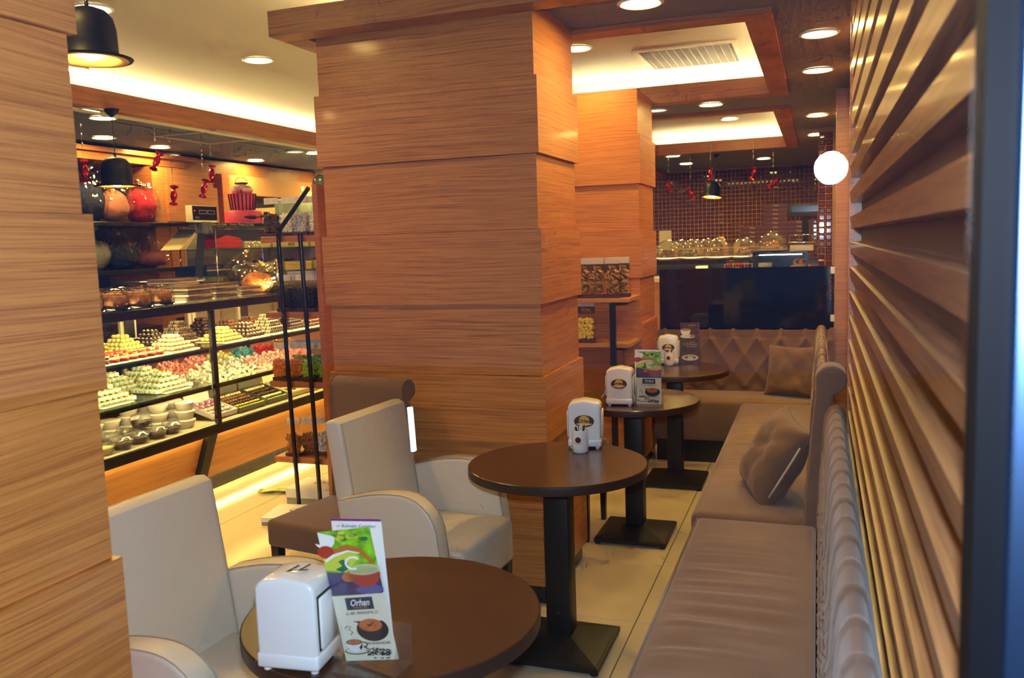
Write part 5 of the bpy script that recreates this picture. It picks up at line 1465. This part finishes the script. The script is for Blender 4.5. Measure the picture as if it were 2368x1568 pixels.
o = [k for k in bpy.data.objects if k.get('label', '').startswith('red pointed')][0]; bm = bm_new(); prism(bm, [(-.185, .076), (.185, .076), (.15, .092), (-.02, .115)], -.17, .17, 'x'); obj('pointed_lid', bm, REDB, o)
for k, y in enumerate((7.15, 7.85)):
    o = [q for q in bpy.data.objects if q.get('label', '').startswith('long ivory')][k]; bxo('label_tag', mat('tag_brown', (.22, .14, .04), .5), o, .1735, .176, -.05, .05, .012, .044)
    text_mesh('tag_text', 'Orhan', .028, GOLDL, o, Matrix.Translation((.1765, 0, .028)) @ Matrix.Rotation(PI / 2, 4, 'Z') @ Matrix.Rotation(PI / 2, 4, 'X'))
fx = thing('folded_carton', 'slanting folded cream carton left of the scale display', 'box', (-5.05, 5.98, S2 + .001)); bm = bm_new(); prism(bm, [(-.22, 0), (.02, 0), (.15, .172), (.02, .172)], -.10, .10, 'x', .002, 1); obj('carton', bm, mat('cream_fold', (.72, .58, .30), .5), fx); bm = bm_new(); prism(bm, [(-.14, .005), (.02, .005), (.10, .125), (.0, .125)], .1003, .103, 'x'); obj('printed_panel', bm, mat('grey_fold', (.30, .28, .22), .5), fx)
gift('orange biscuit gift in cellophane at the end of the counter', (-3.86, 5.28, ZTT + .001), (.12, .13, .085), mat('orange_biscuit', (.62, .20, .04), .6, var=(25, .5)), 12, name='wrapped_gift', tail=(.05, .12, .10))
gift('dark wrapped gift behind the flat biscuit boxes', (-4.22, 5.62, ZTT + .001), (.14, .17, .12), mat('dark_wrap', (.05, .03, .04), .4), 13)
gift('orange cellophane gift on the lower glass shelf', (-5.05, 8.32, S3 + .001), (.14, .16, .085), mat('orange_tissue', (.65, .16, .04), .5), 14, tail=(0, .02, .05))

# ================================================================== racks of nut bags
HEAD = mat('swirl_card', (.66, .60, .56), .6, var=(160, .25)); BRB = mat('brown_print', (.09, .032, .015), .5)
BAGS = {}
def bag(kind, loc, label, rz=0.0, s=1.0, tilt=0.0):
    spec = {'choc': ((.07, .025, .010), .3), 'white': ((.80, .74, .62), .4), 'black': ((.02, .012, .010), .25), 'orange': ((.70, .20, .02), .35), 'green': ((.30, .50, .02), .35), 'almond': ((.34, .11, .02), .35), 'lilac': ((.55, .50, .52), .4), 'dried': ((.42, .24, .05), .5), 'yellow': ((.75, .58, .06), .4)}[kind]
    if kind in BAGS:
        o = copy_tree(BAGS[kind], None, loc, rz, label)
        o.rotation_euler = (tilt, 0, rz); o.scale = (s, s, s); return o
    t = thing('nut_bag', label, 'bag of nuts', loc, rz, group='clear bags of nuts and sweets on the racks'); BAGS[kind] = t
    t.rotation_euler = (tilt, 0, rz); t.scale = (s, s, s)
    w, d, h = .054, .034, .235
    bxo('brown_base', BRB, t, -w, w, -d, d, 0, .022)
    bm = bm_new(); rr = random.Random(hash(kind) % 97 if False else sum(map(ord, kind)))
    fillh = .16 if kind in ('dried',) else .115
    if kind == 'dried':
        for k in range(46):
            t2 = bmesh.new(); bmesh.ops.create_cone(t2, cap_ends=True, segments=10, radius1=.022, radius2=.019, depth=.006)
            merge(bm, t2, Matrix.Translation((rr.uniform(-w + .016, w - .016), rr.uniform(-d * .7, d * .7), .03 + fillh * rr.random())) @ Matrix.Rotation(rr.uniform(0, 3), 4, 'Z') @ Matrix.Rotation(rr.uniform(.3, 1.5), 4, 'X'))
    else:
        n = 0; sz = .0105 if kind != 'black' else .009
        for k in range(150):
            z = .026 + fillh * rr.random() ** 1.1; sd = rr.choice((-1, 1, 0))
            x, y = rr.uniform(-w + .01, w - .01), rr.uniform(-d + .008, d - .008)
            if rr.random() < .6: y = -d + .009 + .004 * rr.random()
            rt = Matrix.Rotation(rr.uniform(0, 6), 3, 'Z') @ Matrix.Rotation(rr.uniform(-1.2, 1.2), 3, 'Y')
            ball(bm, (x, y, z), sz, 6, 5, (1.45, .9, .9), rt)
    tag(obj('nuts', bm, mat('nut_' + kind, spec[0], spec[1]), t, True), kind='stuff')
    # film: square at the bottom, pinched flat under the card
    bm = bm_new(); rings = []; rr = random.Random(5)
    for z, ww, dd in ((.0015, w + .002, d + .002), (.06, w + .004, d + .003), (.12, w + .004, d + .001), (.15, w * .93, d * .7), (.175, w * .82, d * .45), (.20, w * .78, d * .22), (h, w * .86, .003)):
        ring_ = []
        for k in range(20):
            a = 2 * PI * k / 20; ca, sa = math.cos(a), math.sin(a); q = 1 / max(abs(ca), abs(sa)) ** .85
            jt = 1 + rr.uniform(-.05, .05) * (.4 + (z > .1))
            ring_.append(bm.verts.new((ww * ca * q * jt, dd * sa * q * jt, z)))
        rings.append(ring_)
    for a, b in zip(rings, rings[1:]):
        for k in range(20): bm.faces.new((a[k], a[(k + 1) % 20], b[(k + 1) % 20], b[k]))
    obj('film', bm, BAGF, t)
    tall = kind in ('dried', 'yellow')
    hd = bxo('header_card', HEAD, t, -w * .95, w * .95, -.006, .006, .212, .252, .001, 1)
    if tall:
        bxo('brown_band', BRB, hd, -w * 1.0, w * 1.0, -.0075, .0075, .172, .212); text_mesh('brand_text', 'Orhan', .026, GOLDL, hd, Matrix.Translation((0, -.0079, .195)) @ Matrix.Rotation(PI / 2, 4, 'X'), shear=.3, width=.055)
        text_mesh('brand_line', 'PASTA & CAFE', .008, GOLDL, hd, Matrix.Translation((.01, -.0079, .180)) @ Matrix.Rotation(PI / 2, 4, 'X'))
    else:
        for cx_ in (-.03, .025):
            bm = bm_new()
            tube(bm, [((cx_ + (.004 + .0016 * a) * math.cos(a)), -.0066, .232 + (.004 + .0016 * a) * math.sin(a)) for a in [.5 * k for k in range(16)]], .0009, 4); obj('swirl_print', bm, mat('swirl_grey', (.42, .36, .33), .6), hd)
    return t

def rack_rod(name, pts, parent, r=.0135):
    bm = bm_new(); tube(bm, pts, r, 10); return obj(name, bm, mat('black_tube', (.012, .012, .013), .2, coat=.3), parent, True, ang=50)
rk = thing('nut_rack', 'cherry-board rack of nut bags with bent black tube, left of the middle pillar', 'rack', (0, 0, 0))
RX0, RX1, RY0, RY1 = -3.19, -2.80, 4.42, 4.78
SHZ = [1.690, 1.232, .805, .330]
bxo('upright_board', CHERRY, rk, RX1, RX1 + .035, RY0 - .02, RY1, .0, 1.985, .002, 1)
for z in SHZ: bxo('shelf', CHERRY, rk, RX0, RX1 - .0005, RY0, RY1, z - .036, z, .002, 1)
rack_rod('bent_tube', [(-3.020, 4.402, .0), (-3.038, 4.402, .8), (-3.050, 4.402, 1.66), (-3.046, 4.402, 1.70), (-3.030, 4.402, 1.735), (-2.815, 4.395, 1.965)], rk)
rack_rod('straight_tube', [(-2.865, 4.402, .0), (-2.898, 4.402, 1.70)], rk)
for z in SHZ:
    for x in (-3.045 + .02 * (1.7 - z) / 1.7, -2.898 + .03 * (1.7 - z) / 1.7):
        bm = bm_new(); lathe(bm, [(.007, 0), (.007, .004), (.003, .006)], 10); o = obj('bolt', bm, BLACKP, rk, True); o.location = (x, 4.389, z - .018); o.rotation_euler = (PI / 2, 0, 0)
bm = bm_new(); lathe(bm, [(.011, 0), (.011, .001)], 14); o = obj('screw_cap', bm, mat('cap_brown', (.22, .07, .03), .4), rk); o.location = (RX1 + .0352, 4.50, 1.93); o.rotation_euler = (0, PI / 2, 0)
rowsK = [(['choc', 'white', 'lilac', 'white'], 'top shelf'), (['black', 'black', 'black', 'black'], 'second shelf'), (['orange', 'orange', 'green', 'green'], 'third shelf'), (['almond', 'almond', 'lilac', 'green'], 'bottom shelf')]
colr = {'choc': 'dark chocolate nuts', 'white': 'white sugared almonds', 'lilac': 'pale sugared almonds', 'black': 'black chocolate raisins', 'orange': 'orange sugared almonds', 'green': 'green sugared almonds', 'almond': 'caramel almonds'}
posn = ['leftmost', 'second from the left', 'third from the left', 'rightmost']
for r_, (ks, nm) in enumerate(rowsK):
    for i, kd in enumerate(ks):
        x = RX0 + (.055 if r_ in (0, 2) else .115) + (.103 if r_ in (0, 2) else .083) * i
        bag(kd, (x, RY0 + .055 + (.02 if i % 2 else 0) + (.03 * i if r_ == 3 else 0), SHZ[r_] + .001), 'bag of %s on the rack\'s %s, %s' % (colr[kd], nm, posn[i]), rz=math.radians(random.uniform(-14, 10)), s=.92 if r_ != 1 else .88)
for r_ in range(3):
    for i in range(3):
        kd = rowsK[r_][0][3 - i]
        bag(kd, (RX0 + .10 + .11 * i, RY0 + .19, SHZ[r_] + .001), 'bag of %s, rear row of the %s, %s' % (colr[kd], rowsK[r_][1], ['left', 'middle', 'right'][i]), rz=.1, s=.95)

# second rack beside the far pillar
rk2 = thing('nut_rack', 'small oak rack of snack bags with a black post, in front of the far pillar', 'rack', (0, 0, 0))
yR = 5.42
zA, zB = W(1440, 690, y=yR).z, W(1440, 795, y=yR).z
xA = W(1455, 690, y=yR).x
for z in (zA, zB): bxo('shelf', CASEW, rk2, xA - .62, xA, yR, 5.775, z - .028, z, .002, 1)
px_ = W(1418, 800, y=yR - .02).x
bxo('post', BLACKM, rk2, px_ - .018, px_ + .018, yR - .03, yR - .0005, 0, zA - .029); bxo('post', BLACKM, rk2, px_ - .5, px_ - .464, yR - .03, yR - .0005, 0, zA - .029)
bxo('bracket', BLACKM, rk2, px_ - .018, px_ + .07, yR + .02, 5.77, zA - .045, zA - .0285); bxo('bracket', BLACKM, rk2, px_ - .018, px_ + .07, yR + .02, 5.77, zB - .045, zB - .0285)
bxo('low_back_board', CHERRY, rk2, xA - .62, xA - .12, 5.745, 5.775, .0, zB - .03)
for i, px in enumerate((1352, 1384, 1422)):
    p = W((1350, 1382, 1417)[i], 685, y=yR + .06); o = bag('dried', (p.x, yR + .055, zA + .001), 'tall bag of dried fruit slices on the far rack, %s' % ['left', 'middle', 'right'][i]); o.scale = (.90, 1.0, 1.04)
o = bag('dried', (W(1440, 685, y=yR + .14).x, yR + .145, zA + .001), 'tall bag of dried fruit slices behind the right one on the far rack'); o.scale = (.90, 1.0, 1.04)
bag('yellow', (W(1356, 790, y=yR + .06).x, yR + .06, zB + .001), 'bag of yellow sweets on the lower shelf of the far rack', s=1.12)

# ---- things on the floor by the rack
WB = mat('white_carton', (.74, .72, .66), .5)
for i, (c, sz, rz) in enumerate((((-2.93, 4.25, 0), (.17, .13, .05), .18), ((-2.995, 4.62, 0), (.175, .13, .11), .04))):
    t = thing('cake_carton', ['flat white cake carton on the floor by the rack, nearer one', 'flat white cake carton under the rack, taller one'][i], 'box', c, rz, group='white cake cartons on the floor')
    bxo('carton_body', mat('carton_grey', (.30, .28, .24), .6), t, -sz[0], sz[0], -sz[1], sz[1], 0, sz[2] * .45); bxo('carton_lid', WB, t, -sz[0] - .004, sz[0] + .004, -sz[1] - .004, sz[1] + .004, sz[2] * .45, sz[2], .002, 1)
    text_mesh('lid_text', 'Orhan', .09, mat('brown_ink', (.18, .10, .05), .6), t, Matrix.Translation((.05, .02, sz[2] + .0004)), shear=.3)
bm = bm_new(); n = 22; g = [[None] * 7 for _ in range(n)]
for i in range(n):
    for j in range(7):
        s = i / (n - 1); y = .07 * (j / 6 - .5) * (1 + .8 * s)
        g[i][j] = bm.verts.new((-.24 + .48 * s, y + .02 * math.sin(5 * s), .010 + .010 * math.sin(9 * s + j * 1.9) + .014 * abs(math.sin(j * 1.3 + 3 * s)) + .004))
for i in range(n - 1):
    for j in range(6): bm.faces.new((g[i][j], g[i + 1][j], g[i + 1][j + 1], g[i][j + 1]))
o = tag(obj('crumpled_wrapper', bm, mat('green_film', (.42, .50, .14), .3, var=(14, .5)), None, True, loc=(-3.26, 4.72, 0), rot=(0, 0, .35)), 'crumpled green plastic wrapper lying on the floor by the counter', 'wrapper')
o.modifiers.new('s', 'SOLIDIFY').thickness = .0015

# ================================================================== behind the black partition
pt_ = thing('glass_partition', 'black glass panel behind the back sofa, held by white clips', 'partition', (0, 0, 0))
bxo('panel', BLACKG, pt_, -1.155, .108, 6.612, 6.624, .30, 1.366, .001, 1)
for px, py in ((1509, 627), (1511, 748), (1927, 625), (1926, 736)):
    p = W(px, py, y=6.60); bxo('clip', WHITEP, pt_, p.x - .018, p.x + .014, 6.60, 6.636, p.z - .026, p.z + .026, .003, 1)
bm = bm_new(); tube(bm, [(.082 + .006 * (k % 2), 6.606, 1.33 - .016 * k) for k in range(14)], [.0015, .003] * 7, 5); obj('bead_chain', bm, CHROME, pt_)

# tiled wall: bevelled maroon glass mosaic
MAR = mat('maroon_glass_tile', (.15, .034, .022), .07, coat=.8); GRT = mat('tan_grout', (.44, .30, .19), .8)
bxo('grout_bed', GRT, wall_back, -3.2, .13, 13.165, 13.199, .60, 2.60)
def tile_geo(bm, x, z, y, s=.0265, d=.012, i=.010):
    a = [bm.verts.new((x + q * s, y, z + w * s)) for q, w in ((-1, -1), (1, -1), (1, 1), (-1, 1))]
    c = [bm.verts.new((x + q * (s - i), y - d, z + w * (s - i))) for q, w in ((-1, -1), (1, -1), (1, 1), (-1, 1))]
    bm.faces.new(c)
    for k in range(4): bm.faces.new((a[k], a[(k + 1) % 4], c[(k + 1) % 4], c[k]))
bm = bm_new(); rt_ = random.Random(2)
for i in range(55):
    for j in range(33):
        tile_geo(bm, -3.17 + .06 * i + rt_.uniform(-.0006, .0006), .63 + .06 * j, 13.166, d=.012 + rt_.uniform(-.002, .002))
tag(obj('mosaic_tiles', bm, MAR, wall_back), 'bevelled maroon glass mosaic', kind='stuff')
tp = thing('tiled_pilaster', 'narrow maroon-tiled pilaster at the right end of the back counter', 'pilaster', (.06, 8.80, 0))
bxo('core', GRT, tp, -.064, .139, 0, .2, 0, 2.598)
b0 = bm_new(); tile_geo(b0, 0, 0, 0, .029); ti0 = obj('tile', b0, MAR, tp); fst = True
for i in range(2):
    for j in range(21):
        p = (-.032 + .064 * i, -.0002, 1.24 + .064 * j)
        if fst: ti0.location = p; fst = False
        else: c = ti0.copy(); COL.objects.link(c); adopt(c, tp); c.location = p

# café counter with cake domes
cc = thing('cafe_counter', 'café counter with glass top and cake domes behind the black panel', 'counter', (0, 0, 0))
YC0, YC1, ZQ = 8.75, 9.45, 1.385
bxo('body', CASEW, cc, -2.6, -.02, YC0 + .02, YC1, 0, 1.16); bxo('lower_deck', mat('cream_deck', (0, 0, 0)), cc, -2.6, -.02, YC0, YC1, 1.16, 1.20)
bxo('top_rail', BLACKP, cc, -2.6, -.62, YC0, YC0 + .03, ZQ - .05, ZQ - .008); bxo('top_glass', SHELFG, cc, -2.6, -.62, YC0, YC1, ZQ - .008, ZQ)
bxo('back_rail', BLACKP, cc, -2.6, -.62, YC1 - .03, YC1, 1.20, ZQ - .008)
for x in (-1.62, -1.02, -.64): bxo('post', BLACKP, cc, x - .018, x + .018, YC0, YC0 + .03, 1.20, ZQ - .05)
bxo('inner_light', emis('cafe_case_glow', (1, .78, .36), 18.0), cc, -2.5, -.66, YC0 + .06, YC0 + .08, ZQ - .03, ZQ - .015)
bxo('guard_glass', CLEAR, cc, -2.6, -.35, YC0 - .012, YC0 - .006, ZQ - .05, ZQ + .105)
bxo('guard_edge', mat('glass_edge_pale', (.65, .60, .42), .2), cc, -2.6, -.35, YC0 - .012, YC0 - .006, ZQ + .1055, ZQ + .110)
def dome(label, x, y, m_, seed, n=30, r=.148, z=0):
    t = thing('cake_dome', label, 'cake dome', (x, y, (z or ZQ) + .001), group='glass cake domes on the café counter')
    bm = bm_new(); lathe(bm, [(.06, 0), (.155, .012), (.162, .018), (.155, .020), (0, .018)], 30, cap1=False); obj('plate', bm, CERAM, t, True)
    pr = [(r, .022)] + [(r * math.cos(a), .045 + r * 1.05 * math.sin(a)) for a in [PI / 2 * k / 10 for k in range(10)]] + [(.012, .045 + r * 1.05)]
    bm = bm_new(); lathe(bm, pr, 32, cap0=False, cap1=False); d = obj('glass_dome', bm, glass('dome_glass', tint=(.97, .96, .92), ior=1.6, milky=.07, gain=2.2), t, True)
    bm = bm_new(); lathe(bm, [(.006, 0), (.008, .012), (.016, .022), (.014, .034), (0, .038)], 14, (0, 0, .045 + r * 1.05)); obj('knob', bm, CLEAR, d, True)
    rr = random.Random(seed); bm = bm_new()
    for k in range(n):
        lay = k % 3; a = rr.uniform(0, 6.28); q = (.115 - .03 * lay) * math.sqrt(rr.random())
        ball(bm, (q * math.cos(a), q * math.sin(a), .034 + .026 * lay), .024, 8, 5, (1, 1, .62))
    tag(obj('biscuits', bm, m_, t, True), kind='stuff')
BIS = mat('golden_biscuit', (.55, .33, .08), .6); BIB = mat('brown_biscuit', (.40, .22, .07), .6); BIG = mat('green_biscuit', (.42, .36, .10), .6)
for i, (px, m_) in enumerate(((1545, BIB), (1603, BIG), (1662, BIB), (1722, BIS), (1785, BIS))):
    dome('glass cake dome of biscuits in the front row, %s from the left' % ORDN[i], W(px, 593, y=8.98).x, 8.98, m_, 20 + i, z=0 if i < 4 else 1.2005 + .235)
dome('glass cake dome in the back row, left one', W(1577, 585, y=9.28).x, 9.28, BIB, 31); dome('glass cake dome in the back row, right one', W(1636, 580, y=9.28).x, 9.28, BIS, 32)
# things inside the counter
for i, (x0, x1, m_, h) in enumerate(((-1.56, -1.22, mat('pink_sweet_tray', (.62, .16, .16), .5, var=(30, .5)), .075), (-1.19, -1.05, CBX, .11), (-1.0, -.68, CBX, .045))):
    t = thing('tray_box', ['tray of pink and red sweets inside the café counter', 'upright cream box inside the café counter', 'low cream tray inside the café counter'][i], 'tray', ((x0 + x1) / 2, 9.0, 1.2005))
    w = (x1 - x0) / 2; bxo('tray_floor', CBX, t, -w, w, -.13, .13, 0, .01); bxo('contents', m_, t, -w + .01, w - .01, -.12, .12, .01, h, .008)
# cold cabinet with doughnuts
fr = thing('glass_cabinet', 'black-framed glass cabinet of doughnuts at the right of the café counter', 'cabinet', (-.35, 9.0, 1.2005))
fw, fd, fh = .245, .24, .215
for x in (-fw, fw):
    for y in (-fd, fd): bxo('post', BLACKP, fr, x - .014, x + .014, y - .014, y + .014, 0, fh)
bxo('top', BLACKP, fr, -fw - .016, fw + .016, -fd - .016, fd + .016, fh, fh + .02, .003, 1); bxo('floor_board', BLACKP, fr, -fw + .014, fw - .014, -fd, fd, 0, .012)
bxo('front_glass', CLEAR, fr, -fw + .014, fw - .014, -fd - .003, -fd + .003, .012, fh); bxo('back_board', BLACKP, fr, -fw + .014, fw - .014, fd - .004, fd + .004, .012, fh)
bxo('cabinet_light', emis('cabinet_glow', (.75, .88, 1), 10.0), fr, -.2, .2, -fd + .03, -fd + .045, fh - .012, fh - .004)
def doughnut(label, x, y, z):
    bm = bm_new(); n, m_ = 18, 9; g = [[bm.verts.new(((.034 + .017 * math.cos(2 * PI * j / m_)) * math.cos(2 * PI * i / n), (.034 + .017 * math.cos(2 * PI * j / m_)) * math.sin(2 * PI * i / n), .0165 * math.sin(2 * PI * j / m_))) for j in range(m_)] for i in range(n)]
    for i in range(n):
        for j in range(m_): bm.faces.new((g[i][j], g[(i + 1) % n][j], g[(i + 1) % n][(j + 1) % m_], g[i][(j + 1) % m_]))
    tag(obj('doughnut', bm, mat('doughnut_glaze', (.62, .26, .08), .35), None, True, loc=(x, y, z), rot=(math.radians(62), 0, 0)), label, 'doughnut', 'doughnuts in the glass cabinet')
for i, px in enumerate((1838, 1852, 1866)): doughnut('doughnut on the cabinet floor, %s' % ['left', 'middle', 'right'][i], W(px, 610, y=8.9).x, 8.9, 1.2600)
for i, px in enumerate((1846, 1859)): doughnut('doughnut on top of the others, %s one' % ['left', 'right'][i], W(px, 603, y=8.94).x, 8.955, 1.325)
pl = None
for k in range(8):
    lab = 'cream plate in the cabinet stack, ' + ['at the bottom', 'second from the bottom', 'third from the bottom', 'fourth from the bottom', 'fifth from the bottom', 'sixth from the bottom', 'second from the top', 'on top'][k]
    bm = bm_new(); lathe(bm, [(.05, 0), (.068, .006), (.070, .012), (.066, .013), (0, .006)], 20, cap1=False); tag(obj('plate', bm, CBX, None, True, loc=(-.50, 8.95, 1.2130 + .0145 * k)), lab, 'plate', 'plates stacked in the glass cabinet')
# lollipop cones on the guard glass
for k in range(8):
    p = W(1682 + 6.6 * k, 602, y=8.66); t = thing('sweet_cone', 'small wrapped sweet cone on the counter rack, %s from the left' % ORDN[k], 'sweet', (p.x, 8.68, 1.315), group='wrapped sweet cones')
    bm = bm_new(); lathe(bm, [(.003, -.035), (.015, .02), (.014, .026)], 10); obj('cone', bm, [REDJ, mat('cone_red', (.45, .02, .03), .3), mat('cone_green', (.25, .4, .05), .3), REDJ][k % 4], t, True)
    bm = bm_new(); ball(bm, (0, 0, .036), .014, 8, 5, (1, 1, .9)); obj('frill', bm, FILM, t)
cr = thing('cone_rack', 'wire rack holding the sweet cones', 'rack', (W(1707, 602, y=8.66).x, 8.68, 1.20)); bxo('wire_plate', WHITEP, cr, -.14, .14, -.02, .02, .128, .131)
for x in (-.13, .13): bxo('wire_leg', WHITEP, cr, x - .003, x + .003, -.003, .003, .001, .128)

# tall back counter with stacks of brown boxes
bk_ = thing('back_counter', 'dark back counter carrying stacks of brown cake boxes', 'counter', (0, 0, 0)); bxo('body', CASEW, bk_, -2.6, .15, 10.75, 11.4, 0, 1.26); bxo('worktop', BLACKP, bk_, -2.62, .16, 10.72, 11.42, 1.26, 1.30)
BBX = mat('maroon_carton', (.12, .035, .022), .4); bb0 = None
LETT = None
for s_, (pxa, pxb, ytop, dy) in enumerate(((1716, 1766, 518, 0), (1769, 1819, 470, .02), (1821, 1876, 506, .04))):
    y = 10.95 + dy; a, b = W(pxa, 540, y=y).x, W(pxb, 540, y=y).x; zt_ = W(pxa, ytop, y=y).z; n = int((zt_ - 1.3005) / .052)
    for k in range(n):
        lab = 'brown cake box in the %s stack, %s' % (['left', 'middle', 'right'][s_], 'at the bottom' if k == 0 else ('on top' if k == n - 1 else 'layer %s from the bottom' % ['', 'two', 'three', 'four', 'five', 'six', 'seven', 'eight', 'nine', 'ten', 'eleven', 'twelve', 'thirteen', 'fourteen', 'fifteen'][k]))
        p = ((a + b) / 2, y, 1.3006 + .052 * k)
        if bb0 is None:
            t = bb0 = thing('cake_box', lab, 'box', p, group='stacked brown cake boxes'); w = .140
            bxo('box_body', BBX, t, -w, w, -.12, .15, 0, .030); bxo('box_lid', BBX, t, -w - .003, w + .003, -.123, .153, .030, .051, .002, 1)
            bxo('pale_edge', mat('edge_pink', (.42, .22, .17), .5), t, -w - .0032, w + .0032, -.1235, -.1232, .029, .0315)
            text_mesh('box_text', 'Orhan', .030, mat('box_gold', (.65, .42, .22), .5), t, Matrix.Translation((0, -.1245, .028)) @ Matrix.Rotation(PI / 2, 4, 'X'), bold=.001, width=.06)
        else: copy_tree(bb0, None, p, None, lab)
# vase, price card and second scale
vs_ = thing('wafer_jar', 'tall glass jar of wafers behind the cake domes', 'jar', (W(1690, 560, y=9.9).x, 10.9, 1.3005)); bm = bm_new(); lathe(bm, [(.085, 0), (.088, .02), (.088, .47)], 26, cap1=False); obj('jar', bm, FILM, vs_, True); bm = bm_new(); lathe(bm, [(.07, .01), (.075, .10), (.05, .22), (0, .24)], 16); obj('wafers', bm, BIS, vs_, True)
for k in range(3): bm = bm_new(); tube(bm, [(-.10 - .02 * k, 0, .10), (-.19 - .02 * k, 0, .30)], .011, 6); obj('wafer_stick', bm, BIS, vs_, True)
pc = thing('price_card', 'tall cream price card at the left of the cake domes', 'card', (W(1536, 560, y=9.3).x, 9.38, ZQ + .001)); bxo('card', CBX, pc, -.065, .065, -.004, .004, 0, .30); o = bxo('folded_card', CBX, pc, -.05, .05, -.004, .004, 0, .17); o.location = (.10, -.02, 0); o.rotation_euler = (0, math.radians(12), 0)
ws = thing('weighing_scale', 'white weighing scale with black pole on the doughnut cabinet', 'scale', (-.155, 9.0, 1.2005 + fh + .0205)); bxo('housing', WHITEP, ws, -.11, .11, -.16, .16, 0, .065, .008); bxo('platform', CHROME, ws, -.125, .125, -.18, .18, .073, .092, .004)
bxo('pole', BLACKM, ws, .0, .06, .17, .20, 0, .34); hd_ = bxo('display_head', mat('scale_grey2', (.2, .2, .21)), ws, -.13, .17, .15, .22, .34, .46, .006); bxo('screen', mat('blue_lcd', (.03, .05, .16), .15), hd_, -.11, .15, .1485, .1498, .385, .445)
for x in (-.07, .05): bm = bm_new(); tube(bm, [(x - .05, 0, .09), (x - .045, 0, .155), (x + .045, 0, .155), (x + .05, 0, .09)], .005, 6); obj('handle', bm, CHROME, ws, True)
# lamp on the pavement whose tube is mirrored in the shop window
q0, q1 = W(948, 942, y=4.0), W(957, 1043, y=4.0)
lm = thing('tube_lamp', 'glowing white tube lamp outside, mirrored in the window as a streak', 'lamp', (q1.x, 1.506 - 4.0, -.02))
bm = bm_new(); tube(bm, [(q0.x - q1.x, 0, q0.z + .02), (0, 0, q1.z + .02)], .013, 12); obj('tube', bm, emis('cold_tube', (.8, .85, 1), 45.0), lm, True)
bxo('post', BLACKM, lm, -.02, .02, -.02, .02, 0, q1.z); bxo('foot', BLACKM, lm, -.09, .09, -.09, .09, 0, .02, .004)
